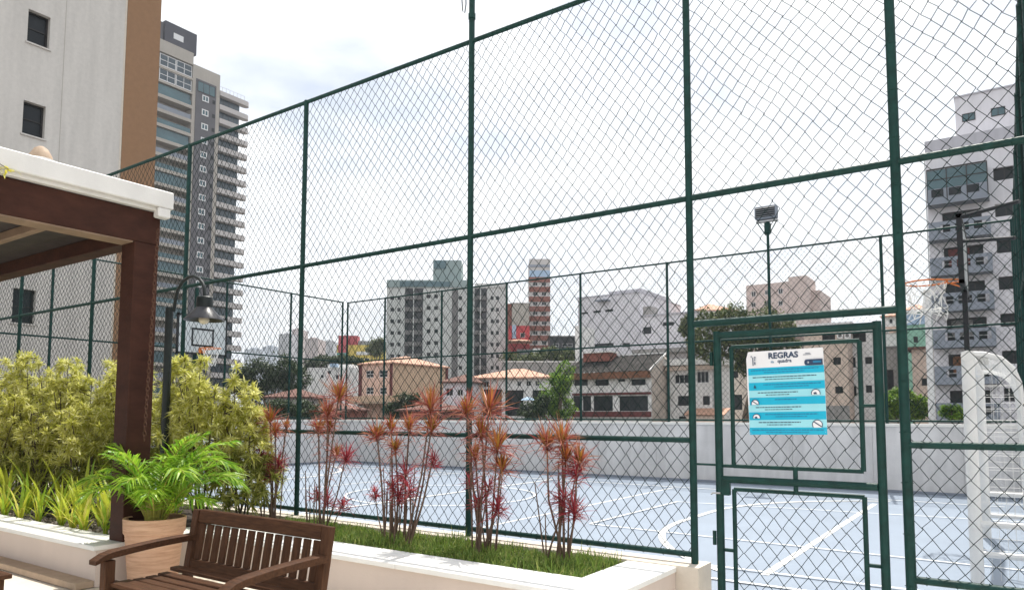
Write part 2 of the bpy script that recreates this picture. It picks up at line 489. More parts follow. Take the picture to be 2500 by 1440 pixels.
# walls around the court, panel by panel
def wall_run(name, label, x0, y0, x1, y1, z1, panels, th=.16, cap=True):
    ln = math.hypot(x1 - x0, y1 - y0); a = math.atan2(y1 - y0, x1 - x0)
    t = thing(name, label, 'wall', (x0, y0, 0), a)
    w = ln / panels
    pm = MB().box(.004, w - .004, 0, th, 0, z1 - .06).mesh('wall_panel', M['conc'])
    MB().box(0, ln, .012, th - .012, -.02, z1 - .07).build('wall_core', M['conc'], t)
    for i in range(panels):
        link('wall_panel', pm, t, (i * w, 0, 0))
    if cap:
        MB().bbox(-.02, ln + .02, -.025, th + .025, z1 - .06, z1, .006).build('wall_cap', M['cap'], t)
    MB().box(.01, ln - .01, -.012, 0, .004, .05).build('base_strip', M['slate'], t)  # dark strip imitating the shadow line at the wall foot
    return t
ZW = 1.31
wall_run('court_wall', 'long low grey concrete wall along the far side of the blue court', XL, YF, XR + .6, YF, ZW, 12)
wall_run('court_wall', 'short grey concrete wall across the left end of the court', XL, YN + .35, XL, YF - .004, ZW, 7)

# ------------------------------------------------------------------ chain link
DX, DZ, WR = .108, .128, .0034
def chain_mesh(w, h, seed=0, r=WR, dx=DX, dz=DZ):
    rng = np.random.default_rng(seed)
    hx, hz = dx / 2, dz / 2
    nw = max(1, int(round(w / hx))); hx = w / nw
    nn = max(2, int(round(h / hz))); hz = h / nn
    k = np.arange(nw)[:, None]; j = np.arange(nn + 1)[None, :]
    x = (k + ((j + k) % 2)) * hx
    z = np.broadcast_to(j * hz, x.shape).astype(float)
    gx = rng.normal(0, 1, 4); gz = rng.normal(0, 1, 4)
    edge = np.sin(np.pi * np.clip(x / w, 0, 1)) * np.sin(np.pi * np.clip(z / h, 0, 1))
    wx = .017 * edge * (np.sin(3.1 * z + gx[0] * 3 + 1.3 * x) + .6 * np.sin(6.7 * z + 2.2 * x + gx[1] * 3))
    wz = .019 * edge * (np.sin(2.7 * x + gz[0] * 3 + .9 * z) + .6 * np.sin(5.9 * x - 2.1 * z + gz[1] * 3))
    wy = .010 * edge * np.sin(2.1 * x + 1.7 * z + gx[2] * 3)
    y = wy + np.where((j + k) % 2 == 0, r * .8, -r * .8)
    C = np.stack([x + wx + rng.normal(0, .0025, x.shape), y, z + wz + rng.normal(0, .0035, x.shape)], -1)                       # nw, nn+1, 3
    ang = np.array([0, 2.0944, 4.18879])
    off = np.stack([np.cos(ang), np.sin(ang), 0 * ang], -1) * r
    V = (C[:, :, None, :] + off[None, None]).reshape(-1, 3)
    base = (np.arange(nw)[:, None] * (nn + 1) + np.arange(nn)[None, :]) * 3
    F = []
    for a in range(3):
        b = (a + 1) % 3
        F.append(np.stack([base + a, base + b, base + 3 + b, base + 3 + a], -1).reshape(-1, 4))
    F = np.concatenate(F)
    m = bpy.data.meshes.new('wire_mesh')
    m.vertices.add(len(V)); m.vertices.foreach_set('co', V.astype(np.float32).ravel())
    m.loops.add(F.size); m.loops.foreach_set('vertex_index', F.astype(np.int32).ravel())
    m.polygons.add(len(F)); m.polygons.foreach_set('loop_start', np.arange(0, F.size, 4, dtype=np.int32))
    m.update(calc_edges=True); m.validate()
    m.materials.append(M['wire'])
    return m
CH = {}
def chain(w, h, parent, loc, seed=0):
    key = (round(w, 3), round(h, 3), seed)
    if key not in CH:
        CH[key] = chain_mesh(w, h, seed)
    o = link('wire_mesh', CH[key], parent, loc)
    o['kind'] = 'stuff'
    return o
PM = {}
def post(parent, x, z0, z1, r=.027, cap=True, ties=True, name='post'):
    key = (round(z1 - z0, 3), r)
    if key not in PM:
        m = MB().tube([(0, 0, 0), (0, 0, z1 - z0)], r, 14)
        if cap:
            m.lathe([(r + .002, z1 - z0), (r * .8, z1 - z0 + .012), (.001, z1 - z0 + .016)], 14)
        h = z1 - z0
        if ties:
            zz = .35
            while zz < h - .2:
                m.tube([(-r - .004, -r * .3, zz), (0, -r - .005, zz + .004), (r + .004, -r * .3, zz)], .0025, 4)
                zz += .32
        PM[key] = m.mesh(name, M['green'], True)
    return link(name, PM[key], parent, (x, 0, z0))
def rail(parent, x0, x1, z, r=.022, y=0, lumps=True):
    m = MB().tube([(x0, y, z), (x1, y, z)], r, 10)
    if lumps:                                            # tie wires knotted round the rail
        x = x0 + .06
        while x < x1 - .05:
            m.tube([(x, y - r - .002, z - r * .6), (x + .006, y - r * .2, z + r + .003), (x + .012, y + r + .002, z)], .0025, 4)
            m.tube([(x, y - r - .002, z - r * .6), (x + .005, y, z - r - .004), (x + .012, y + r + .002, z)], .0025, 4)
            x += DX * 1.5
    return m.build('rail', M['green'], parent, True)

ZT, ZM, ZL, ZB = 4.98, 3.09, 1.25, .41
KERB = .345
nf = thing('chain_link_fence', 'tall green chain-link fence on the kerb behind the planters, nearest the camera', 'fence', (0, YN, 0))
NX = [-16.9, -13.63, -11.17, -8.735, -6.42, -4.05, -1.94]
for i, x in enumerate(NX):
    if abs(x + 4.05) > .01:
        post(nf, x, KERB, ZT + .01)
    else:
        post(nf, x, KERB, 6.35, .028)
for i in range(len(NX) - 1):
    a, b = NX[i], NX[i + 1]
    for z in (ZT, ZM, ZL, ZB):
        rail(nf, a + .02, b - .02, z)
    chain(b - a - .03, ZT - ZB, nf, (a + .015, -.004, ZB), seed=i)
# bays above and beside the gate
post(nf, -.54, .02, ZT + .01, .031)
rail(nf, -1.92, XR, ZT); rail(nf, -1.92, XR, ZM, .024)
chain(1.4 - .03, ZT - ZM, nf, (-1.925, -.004, ZM), 11)
chain(.71, ZT - ZM, nf, (-.525, -.004, ZM), 12)
rail(nf, -1.92, -.56, 2.12, .027)
chain(1.37, ZM - 2.12, nf, (-1.925, -.004, 2.12), 13)
rail(nf, -.52, XR, ZL, .023); rail(nf, -.52, XR, ZB, .024)
chain(.71, ZM - ZB, nf, (-.525, -.004, ZB), 14)
post(nf, XR, .2, ZT + .02, .03)
MB().box(XL + .2, -1.86, -.15, .12, 0, KERB).build('kerb', M['kerb'], nf)
MB().box(-.60, XR + .5, -.10, .11, 0, .22).build('kerb', M['kerb'], nf)
# floodlight carrier on the tall post
fl = thing('floodlight', 'floodlight bracket with dangling cable at the top of the tall fence post', 'floodlight', (-4.05, YN, 5.85))
MB().tube([(-.24, 0, .36), (.24, 0, .36)], .02, 8).build('crossbar', M['green'], fl)
MB().tube([(-.2, 0, .35), (-.02, 0, -.46)], .012, 6).build('strut', M['green'], fl)
MB().tube([(.2, 0, .35), (.02, 0, -.46)], .012, 6).build('strut', M['green'], fl)
fh = MB().bbox(-.22, .22, -.06, .10, .40, .68, .02).build('lamp_housing', M['black'], fl)
MB().box(-.19, .19, .10, .106, .42, .66).build('lamp_glass', M['glass'], fh)
MB().tube([(-.05, -.03, .3), (-.10, -.035, .1), (-.105, -.035, -.35), (-.085, -.035, -.56), (-.062, -.033, -.585), (-.05, -.03, -.5), (-.06, -.03, -.2)], .005, 6).build('cable', M['black'], fl, True)
MB().tube([(0, 0, -.65), (0, 0, -.60)], .036, 10).build('clamp', M['green'], fl)

# gate
gt = thing('court_gate', 'green framed chain-link gate carrying the blue rules sheet', 'gate', (-1.74, YN - .01, 0))
GW = 1.06
def gbar(name, x0, z0, x1, z1, r, parent=gt, y=0):
    return MB().tube([(x0, y, z0), (x1, y, z1)], r, 10).build(name, M['green'], parent, True)
gbar('stile', 0, .05, 0, 2.05, .028); gbar('stile', GW, .05, GW, 2.05, .028)
gbar('frame_rail', .0, 2.02, GW, 2.02, .026); gbar('frame_rail', 0, .08, GW, .08, .026); gbar('frame_rail', .028, .975, GW - .028, .975, .026)
IX0, IX1 = .10, GW - .11
for a, b in ((1.93, 1.07), (.905, .14)):
    pn = MB().tube([(IX0, .012, b), (IX0, .012, a)], .016, 8).build('mesh_frame', M['green'], gt, True)
    MB().tube([(IX1, .012, b), (IX1, .012, a)], .016, 8).build('frame_bar', M['green'], pn, True)
    r1 = MB().tube([(IX0, .012, a), (IX1, .012, a)], .015, 8)
    r1.build('frame_bar', M['green'], pn, True)
    MB().tube([(IX0, .012, b), (IX1, .012, b)], .015, 8).build('frame_bar', M['green'], pn, True)
    c = chain(IX1 - IX0 - .01, a - b, gt, (IX0 + .005, .010, b), 21)
for x, z in ((.05, .47), (.05, 1.07), (GW - .055, 1.5), (GW - .055, .47)):
    gbar('spacer', x - .06, z, x + .06, z, .013, y=.008)
gbar('spacer', .525, .90, .525, 1.075, .016, y=.008)
for z in (1.85, .55):
    MB().tube([(-.045, .0, z - .05), (-.045, 0, z + .05)], .014, 8).build('hinge', M['green'], gt)
MB().tube([(-.19, .0, 1.075), (.02, -.01, 1.075)], .009, 6).build('latch_bar', M['green'], gt)
lk = MB().bbox(.015, .075, -.022, .022, .86, .995, .004).build('lock_box', M['green'], gt)
MB().tube([(.012, -.03, .875), (-.04, -.034, .875), (-.05, -.045, .865)], .007, 6).build('lock_handle', M['metal'], lk)

# rules sheet
def text_mesh(body, size, material, bold=0.):
    cu = bpy.data.curves.new('txt', 'FONT')
    cu.body = body; cu.size = size; cu.align_x = 'LEFT'; cu.offset = bold
    cu.resolution_u = 3
    o = bpy.data.objects.new('txt', cu); COL.objects.link(o)
    bpy.context.view_layer.update()
    me = bpy.data.meshes.new_from_object(o.evaluated_get(bpy.context.evaluated_depsgraph_get()))
    bpy.data.objects.remove(o, do_unlink=True)
    me.materials.clear(); me.materials.append(material)
    return me
PW, PH = .515, .585
ps = thing('rules_sheet', 'white and blue court rules sheet with the heading REGRAS on the gate', 'sign', (-1.508, YN - .045, 1.298))
ps.rotation_euler = (math.radians(1.5), math.radians(-1.0), 0)
sh = MB()
ns = 12
for i in range(ns):
    for j in range(ns):
        def pt(a, b):
            u, v = a / ns, b / ns
            y = .004 * math.sin(5 * u + 3 * v) + .003 * math.sin(9 * v - 4 * u)
            uu = u
            if u == 0 and v == 1: uu = .03
            return (uu * PW, y, v * PH)
        sh.quad(pt(i, j), pt(i + 1, j), pt(i + 1, j + 1), pt(i, j + 1))
sheet = sh.build('sheet', M['sheet'], ps)
def sy(u, v):
    return .004 * math.sin(5 * u + 3 * v) + .003 * math.sin(9 * v - 4 * u)
def band(u0, u1, v0, v1, material, off, name, par=ps):
    m = MB()
    for i in range(ns):
        a, b = u0 + (u1 - u0) * i / ns, u0 + (u1 - u0) * (i + 1) / ns
        m.quad((a * PW, sy(a, v0) - off, v0 * PH), (b * PW, sy(b, v0) - off, v0 * PH), (b * PW, sy(b, v1) - off, v1 * PH), (a * PW, sy(a, v1) - off, v1 * PH))
    return m.build(name, material, par)
edges = [.80, .715, .625, .53, .445, .355, .27, .175, .085, .0]
for i in range(9):
    band(.02 if i < 5 else .004, .998, edges[i + 1], edges[i] - .0005, M['cyan'] if i % 2 == 0 else M['pale'], .0012, 'printed_band')
rr = random.Random(3)
def fineprint(u0, u1, v, material, h=.011):
    m = MB(); u = u0
    while u < u1:
        w = rr.uniform(.012, .05)
        w = min(w, u1 - u)
        y = min(sy(u, v), sy(u + w, v)) - .0024
        m.quad((u * PW, y, v * PH), ((u + w) * PW, y, v * PH), ((u + w) * PW, y, (v + h) * PH), (u * PW, y, (v + h) * PH))
        u += w + .008
    return m.build('fine_print', material, ps)
for i, (u0, u1) in enumerate([(.06, .93), (.08, .9), (.22, .95), (.14, .66), (.36, .64), (.1, .7), (.22, .9), (.13, .68), (.04, .96)]):
    top, bot = edges[i], edges[i + 1]
    c = M['ink'] if i % 2 == 0 else M['navy']
    fineprint(u0, u1, top - .035, c)
    if i != 4:
        mid = (u0 + u1) / 2; fineprint(mid - (u1 - u0) * .3, mid + (u1 - u0) * .3, top - .062, c, .009)
tx = link('heading', text_mesh('REGRAS', .056, M['navy'], .0018), ps, (.30 * PW, -.006, .905 * PH)); tx.rotation_euler = (math.pi / 2, 0, 0)
tx = link('heading', text_mesh('da', .024, M['ink'], .0002), ps, (.33 * PW, -.006, .852 * PH)); tx.rotation_euler = (math.pi / 2, 0, 0)
tx = link('heading', text_mesh('quadra', .034, M['navy'], .0010), ps, (.42 * PW, -.006, .852 * PH)); tx.rotation_euler = (math.pi / 2, 0, 0)
mm = MB()
for k, (u, v, w, h) in enumerate([(.09, .83, .012, .10), (.115, .84, .014, .035), (.115, .89, .014, .02), (.115, .92, .02, .015), (.07, .93, .012, .02), (.75, .925, .10, .006), (.78, .94, .06, .006)]):
    mm.quad((u * PW, -.0085, v * PH), ((u + w) * PW, -.0085, v * PH), ((u + w) * PW, -.0085, (v + h) * PH), (u * PW, -.0085, (v + h) * PH))
mm.build('side_print', M['navy'], ps)
pill = MB()
pp = [(.79 * PW + .014 * math.cos(a), .836 * PH + .020 * math.sin(a)) for a in np.linspace(math.pi / 2, 3 * math.pi / 2, 10)]
pill.poly([(x, -.0090, z) for x, z in pp] + [(.99 * PW, -.0090, .836 * PH - .02), (.99 * PW, -.0090, .836 * PH + .02)])
pl = pill.build('badge', M['navy'], ps)
MB().quad((.87 * PW, -.0096, .828 * PH), (.97 * PW, -.0096, .828 * PH), (.97 * PW, -.0096, .85 * PH), (.87 * PW, -.0096, .85 * PH)).build('badge_print', M['ink'], pl)
def ring(u, v, R, w, material, a0=0, a1=2 * math.pi, off=.0098, name='pictogram', fill=None):
    m = MB(); cx_, cz_ = u * PW, v * PH
    if fill:
        m.poly([(cx_ + R * math.cos(a), -off + .0006, cz_ + R * math.sin(a)) for a in np.linspace(a0, a1, 20)], 1)
    A = np.linspace(a0, a1, 24)
    for i in range(23):
        c0, s0, c1, s1 = math.cos(A[i]), math.sin(A[i]), math.cos(A[i + 1]), math.sin(A[i + 1])
        m.quad((cx_ + (R - w) * c0, -off, cz_ + (R - w) * s0), (cx_ + R * c0, -off, cz_ + R * s0), (cx_ + R * c1, -off, cz_ + R * s1), (cx_ + (R - w) * c1, -off, cz_ + (R - w) * s1))
    return m, name, [material, M['sheet']]
for (u, v, R, a0, a1, slash) in [(.10, .375, .028, -.35, 3.5, 1), (.885, .475, .03, -.3, 3.44, 0), (.11, .205, .027, -.2, 3.3, 0), (.885, .115, .034, -.6, 3.75, 1), (.81, .836, .011, 0, 6.283, 0)]:
    m, nme, mm_ = ring(u, v, R, .005, M['navy'], a0, a1, fill=True)
    x, z = u * PW, v * PH
    if slash:
        m.quad((x - R * .75, -.0102, z + R * .55), (x - R * .6, -.0102, z + R * .72), (x + R * .8, -.0102, z - R * .3), (x + R * .65, -.0102, z - R * .45))
    else:
        m.quad((x - R * .4, -.0102, z - R * .2), (x + R * .3, -.0102, z - R * .2), (x + R * .1, -.0102, z + R * .3), (x - R * .5, -.0102, z + R * .2))
    m.build(nme, mm_, ps)
MB().poly([(.09 * PW, -.0098, .56 * PH), (.125 * PW, -.0098, .555 * PH), (.108 * PW, -.0098, .60 * PH)]).build('pictogram', M['navy'], ps)
for u, v in ((.03, .97), (.97, .975), (.02, .02), (.98, .03)):
    MB().tube([(u * PW, -.004, v * PH), (u * PW, .04, v * PH)], .002, 5).build('cable_tie', M['sheet'], ps)

# far and end fences of the court
def simple_fence(name, label, x0, y0, x1, y1, posts, zb, rails, seed, tall=()):
    ln = math.hypot(x1 - x0, y1 - y0); a = math.atan2(y1 - y0, x1 - x0)
    t = thing(name, label, 'fence', (x0, y0, 0), a)
    P = posts
    for i, p in enumerate(P):
        post(t, p, zb, (5.62 if i in tall else ZT + .03), .030, ties=False)
    for i in range(len(P) - 1):
        for z in rails:
            rail(t, P[i] + .02, P[i + 1] - .02, z, .021, lumps=False)
        chain(P[i + 1] - P[i] - .03, rails[0] - rails[-1], t, (P[i] + .015, -.004, rails[-1]), seed + i)
    return t
FX = [-17.06, -15.43, -13.19, -10.93, -8.68, -6.39, -4.09, -1.93, XR]
simple_fence('chain_link_fence', 'green chain-link fence standing on the long far wall of the court', XL, YF + .08, XR, YF + .08,
             [x - XL for x in FX], ZW, (ZT + .02, 3.12, ZW + .05), 30, tall=(6,))
simple_fence('chain_link_fence', 'green chain-link fence across the left end of the court before the cream tower wall', XL, YN + .4, XL, YF,
             [.0, 1.55, 3.75, 5.86, 7.98, 9.98], ZW, (ZT + .02, 3.12, ZW + .05), 40)
simple_fence('chain_link_fence', 'green chain-link fence seen edge-on at the right end of the court', XR + .03, YN + .06, XR + .03, YF,
             [.03, 2.2, 4.3, 6.4, 8.4, 10.3], .02, (ZT + .02, 3.12, ZL, .3), 50)
# floodlight on the far fence
ff = thing('floodlight', 'square grilled floodlight on a pole above the far fence', 'floodlight', (-4.1, YF + .08, 5.6))
MB().bbox(-.23, .23, -.05, .05, .02, .06, .005).build('shelf', M['metal'], ff)
MB().tube([(-.2, 0, .02), (-.03, 0, -.27)], .012, 6).build('strut', M['green'], ff)
MB().tube([(.2, 0, .02), (.03, 0, -.27)], .012, 6).build('strut', M['green'], ff)
MB().bbox(-.05, .07, -.06, .06, -.24, .0, .01).build('ballast_box', M['green'], ff)
hb = MB()
hb.v += []
fh = MB().bbox(-.24, .22, -.10, .08, .08, .36, .02).build('lamp_housing', M['slate'], ff)
MB().box(-.21, .19, -.106, -.10, .11, .33).build('lamp_glass', M['glass'], fh)
for k in range(5):
    MB().tube([(-.21, -.115, .13 + k * .045), (.19, -.115, .13 + k * .045)], .005, 4).build('grille_bar', M['metal'], fh)

# ------------------------------------------------------------------ hoops and goal
def net_cone(m, cx, cy, z, r0, r1, h, n=12, rows=5, rr_=.004, messy=.0, seed=1):
    rg = random.Random(seed)
    grid = []
    for j in range(rows + 1):
        t = j / rows
        r = r0 + (r1 - r0) * t ** .7
        row = []
        for k in range(n):
            a = 2 * math.pi * (k + .5 * (j % 2)) / n
            jit = messy * t
            row.append((cx + r * math.cos(a) + rg.uniform(-jit, jit), cy + r * math.sin(a) + rg.uniform(-jit, jit), z - h * t + rg.uniform(-jit, jit)))
        grid.append(row)
    for j in range(rows):
        for k in range(n):
            k2 = k if j % 2 else (k - 1) % n
            m.tube([grid[j][k], grid[j + 1][k]], rr_, 4, False)
            m.tube([grid[j][k], grid[j + 1][(k + (1 if j % 2 else -1)) % n]], rr_, 4, False)
    return m
def hoop(label, x, y, face, zrim=3.05, bw=1.3, clear=True, messy=0, back=.5, bh=.80):
    """x of the board plane, face = +1 when the rim points to +X"""
    t = thing('basketball_hoop', label, 'basketball hoop', (x, y, 0), 0 if face > 0 else math.pi)
    bd = MB().bbox(-.02, .02, -bw / 2, bw / 2, zrim - .12, zrim + bh, .003).build('backboard', M['acrylic'] if clear else M['sheet'], t)
    fr = MB()
    for a, b in (((-bw / 2, zrim - .12), (bw / 2, zrim - .12)), ((-bw / 2, zrim + bh), (bw / 2, zrim + bh)), ((-bw / 2, zrim - .14), (-bw / 2, zrim + bh + .02)), ((bw / 2, zrim - .14), (bw / 2, zrim + bh + .02))):
        fr.box(-.028, .028, min(a[0], b[0]) - .02, max(a[0], b[0]) + .02, min(a[1], b[1]) - .022, max(a[1], b[1]) + .022)
    fr.build('board_frame', M['black'], bd)
    sq = MB()
    for y0, y1, z0, z1 in ((-.30, .30, .0, .045), (-.30, .30, .405, .45), (-.30, -.255, .045, .405), (.255, .30, .045, .405)):
        sq.box(.021, .025, y0, y1, zrim + .06 + z0, zrim + .06 + z1)
    sq.build('target_square', M['black'], bd)
    rm = MB().tube([(.02 + .15 + .225 + .225 * math.cos(a), .225 * math.sin(a), zrim) for a in np.linspace(0, 2 * math.pi, 29)], .010, 8, False)
    rm.tube([(.02, -.08, zrim - .01), (.2, -.15, zrim - .005)], .009, 6); rm.tube([(.02, .08, zrim - .01), (.2, .15, zrim - .005)], .009, 6)
    rm.tube([(.02, 0, zrim - .09), (.185, 0, zrim - .012)], .009, 6)
    rm.box(.021, .035, -.1, .1, zrim - .1, zrim + .03)
    ro = rm.build('rim', M['rim'], t, True)
    net_cone(MB(), .395, 0, zrim - .012, .222, .10 if not messy else .17, .42, 12, 5, .0045, messy).build('net', M['net'], ro)
    if back:
        for yy in (-.25, .20):
            for zz in (.55, .05):
                MB().box(-back, -.021, yy, yy + .05, zrim + zz, zrim + zz + .05).build('support_arm', M['black'], t)
    return t
hl = hoop('basketball hoop with clear backboard at the left end of the court', -16.25, 10.27, 1, bw=1.30, back=.25)
MB().tube([(-.30, 0, 0), (-.30, 0, 4.6)], .05, 10).build('mast', M['green'], hl, True)
hr = hoop('orange basketball rim with torn white net at the right end of the court', -.36, 10.0, -1, bw=1.2, clear=True, messy=.09, back=0, bh=.62)
MB().bbox(-.027, .027, -.035, .035, 0, 2.905, .005).build('mast', M['black'], hr)
# upper and lower stays to the end fence
MB().tube([(-.02, .6, 3.66), (-.55, .9, 3.67)], .022, 8).build('stay', M['black'], hr)
MB().tube([(-.02, .6, 3.38), (-.50, .9, 3.29)], .020, 8).build('stay', M['black'], hr)

goal = thing('football_goal', 'white goal frame with net behind the fence at the right end', 'goal', (-.27, 7.5, 0))
MB().tube([(0, 0, 0), (0, 0, 2.0)], .05, 14).build('goalpost', M['goal'], goal, True)
MB().tube([(0, 3, 0), (0, 3, 2.0)], .055, 14).build('goalpost', M['goal'], goal, True)
MB().tube([(0, -.05, 1.96), (0, 3.05, 1.96)], .05, 12).build('crossbar', M['goal'], goal, True)
side = [(.0, 1.985), (.12, 1.975), (.24, 1.93), (.32, 1.84), (.36, 1.72), (.38, 1.5), (.39, .9), (.40, .26)]
for y in (0, 3):
    MB().tube([(x, y, z) for x, z in side], .022, 8).build('side_hoop', M['goal'], goal, True)
    MB().tube([(.02, y, .515), (.39, y, .515)], .028, 8).build('side_bar', M['goal'], goal, True)
    MB().tube([(.02, y, .26), (.40, y, .26)], .028, 8).build('side_bar', M['goal'], goal, True)
MB().tube([(.40, 0, .26), (.40, 3, .26)], .025, 8).build('ground_bar', M['goal'], goal, True)
gn = MB()
for k in range(25):
    y = 3 * k / 24
    gn.tube([(x - .01, y + .01 * math.sin(k), z - .02) for x, z in side], .0018, 3, False)
for k in range(17):
    t = k / 16
    s = t * (len(side) - 1); i = min(int(s), len(side) - 2); f_ = s - i
    x = side[i][0] * (1 - f_) + side[i + 1][0] * f_; z = side[i][1] * (1 - f_) + side[i + 1][1] * f_
    gn.tube([(x - .01, 0, z - .02), (x - .01, 3, z - .02)], .0018, 3, False)
for y in (0., 3.):
    for k in range(6):
        x = .05 + .06 * k
        gn.tube([(x, y, .05), (x, y, 1.9 - (.0 if k < 4 else .12 * (k - 3)))], .0018, 3, False)
    for k in range(16):
        z = .3 + .1 * k
        gn.tube([(.02, y, z), (.36, y, z)], .0018, 3, False)
o = gn.build('net', M['net'], goal); o['kind'] = 'stuff'

# ------------------------------------------------------------------ planters
PXE = -6.27                      # where the deep planter steps back
FY1, FY2 = 3.05, 3.985           # front faces
def planter():
    t = thing('planter', 'deep white planter box with wide coping below the golden hedge', 'planter', (0, 0, 0))
    MB().box(-16.9, PXE, FY1 + .02, FY1 + .30, 0, .30).build('front_wall', M['plaster'], t)
    MB().box(PXE - .28, PXE - .002, FY1 + .301, FY2 + .30, 0, .30).build('end_wall', M['plaster'], t)
    x = -16.9
    k = 0
    while x < PXE - .4:
        w = 1.25
        e = min(x + w, PXE + .02)
        if PXE + .02 - e < .4: e = PXE + .02
        MB().bbox(x + .0015, e - .0015, FY1 - .01, FY1 + .36, .30, .34, .005).build('coping_slab', M['stone'], t)
        x = e; k += 1
    MB().bbox(PXE - .33, PXE + .02, FY1 + .363, FY2 - .012, .30, .34, .005).build('coping_slab', M['stone'], t)
    MB().bbox(-16.9, PXE - .01, FY1 - .13, FY1 + .018, 0, .055, .004).build('base_step', M['step'], t)
    MB().box(-16.9, PXE - .29, FY1 + .31, YN - .155, .05, .29).build('soil_bed', M['soil'], t)
    t2 = thing('planter', 'long low white planter box holding the grass strip and red plants', 'planter', (0, 0, 0))
    XE = -2.03
    MB().box(PXE + .001, XE, FY2 + .02, FY2 + .32, 0, .30).build('front_wall', M['plaster'], t2)
    MB().box(XE - .34, XE, FY2 + .321, YN - .155, 0, .30).build('end_wall', M['plaster'], t2)
    x = PXE - .32
    while x < XE - .5:
        e = x + 1.42
        if XE + .01 - e < .5: e = XE + .01
        MB().bbox(x + .0015, e - .0015, FY2 - .01, FY2 + .39, .30, .34, .005).build('coping_slab', M['stone'], t2)
        x = e
    MB().bbox(XE - .38, XE + .01, FY2 + .393, FY2 + .76, .30, .34, .005).build('coping_slab', M['stone'], t2)
    MB().bbox(XE - .38, XE + .01, FY2 + .763, YN - .156, .30, .34, .005).build('coping_slab', M['stone'], t2)
    MB().box(PXE - .28, XE - .342, FY2 + .322, YN - .157, .05, .305).build('soil_bed', M['soil'], t2)
planter()
# grass strip
N = 16000
gx = RNG.uniform(-6.2, -2.42, N); gy = RNG.uniform(FY2 + .39, YN - .16, N)
clump = .5 + .5 * np.sin(gx * 7.1 + 2 * np.sin(gy * 9)) * np.sin(gy * 11 + gx * 3.3)
P = np.stack([gx, gy, np.full(N, .30)], 1)
D = unit(np.stack([RNG.normal(0, .45, N), RNG.normal(0, .45, N), np.ones(N)], 1))
g = link('lawn_grass', leafmesh('lawn_grass', P, D, (.05 + .09 * clump) * RNG.uniform(.5, 1.5, N), .0032, RNG.uniform(0, .9, N), M['grass']))
tag(g, 'short green grass filling the long low white planter', 'grass', kind='stuff')
# mulch
mv = MB()
for k in range(1500):
    x = random.uniform(-11.5, -6.65); y = random.uniform(FY1 + .37, FY1 + .95); s = random.uniform(.010, .032)
    a = random.uniform(0, 6.28); ca, sa = math.cos(a) * s, math.sin(a) * s; e = random.uniform(.4, .8); h = random.uniform(.006, .018)
    z = .29
    b = [(x + ca, y + sa), (x - sa * e, y + ca * e), (x - ca, y - sa), (x + sa * e, y - ca * e)]
    i0 = len(mv.v)
    mv.v += [(p[0], p[1], z) for p in b] + [(x + (p[0] - x) * .6, y + (p[1] - y) * .6, z + h) for p in b]
    for q in ((4, 5, 6, 7), (0, 1, 5, 4), (1, 2, 6, 5), (2, 3, 7, 6), (3, 0, 4, 7)):
        mv.f.append(tuple(i0 + j for j in q)); mv.mi.append(0)
o = mv.build('pebble_mulch', M['pebble'])
tag(o, 'pale pebbles and bark mulch in the deep planter', 'mulch', kind='stuff')

# strappy yellow plants
def blade(L, W, bend, n=6):
    m = MB(); pts = []
    x = z = 0.; a = math.pi / 2
    for i in range(n + 1):
        t = i / n
        w = W * (1 - t ** 2.2) * (.55 + .45 * min(1, t * 3)) + .0006
        pts.append((x, z, w, a))
        a -= bend / n * (.5 + t)
        x += math.cos(a) * L / n; z += math.sin(a) * L / n
    for i in range(n):
        x0, z0, w0, _ = pts[i]; x1, z1, w1, _ = pts[i + 1]
        for s0, s1 in ((-1, 0), (0, 1)):
            f0, f1 = -abs(s0) * .25, -abs(s1) * .25
            m.quad((x0 + f0 * w0 * -1, s0 * w0, z0 + abs(s0) * w0 * .25), (x0, s1 * w0, z0 + abs(s1) * w0 * .25), (x1, s1 * w1, z1 + abs(s1) * w1 * .25), (x1, s0 * w1, z1 + abs(s0) * w1 * .25))
    return m
BL = []
for mt in ('tuft', 'tuft2', 'tuft3', 'tuft'):
    for L, W, b in ((.42, .016, .9), (.34, .014, 1.5), (.48, .018, .55)):
        BL.append(blade(L, W, b).mesh('leaf', M[mt], True))
rows = [('front', 3.50, [-6.72, -7.02, -7.34, -7.7, -8.02, -8.42, -8.78, -9.2]),
        ('middle', 3.74, [-6.66, -6.92, -7.3, -7.62, -8.0, -8.4, -8.85, -9.3, -9.8]),
        ('back', 4.0, [-6.9, -7.4, -7.9, -8.5, -9.1, -9.8, -10.4])]
for rn, y, xs in rows:
    for i, x in enumerate(xs):
        t = thing('strap_leaf_plant', f'{ORD[i]} yellow-green strappy plant left of the pergola post, {rn} row of the deep planter', 'plant', (x + random.uniform(-.06, .06), y + random.uniform(-.05, .05), .285), random.uniform(0, 6), 'strappy plants in the deep planter')
        for k in range(17 if rn != 'back' else 14):
            o = link('leaf', BL[random.randrange(len(BL)) if rn == 'front' else (random.choice([0, 1, 2, 3, 4, 5, 9, 10, 11]))], t, (random.uniform(-.02, .02), random.uniform(-.02, .02), 0))
            o.rotation_euler = (random.uniform(-.12, .12), random.uniform(-.05, .34), k * 2.4 + random.uniform(-.3, .3))
            s = random.uniform(.65, 1.05) * (1.55 if rn == 'back' else 1.28 if rn == 'middle' else 1.0); o.scale = (s, s, s)
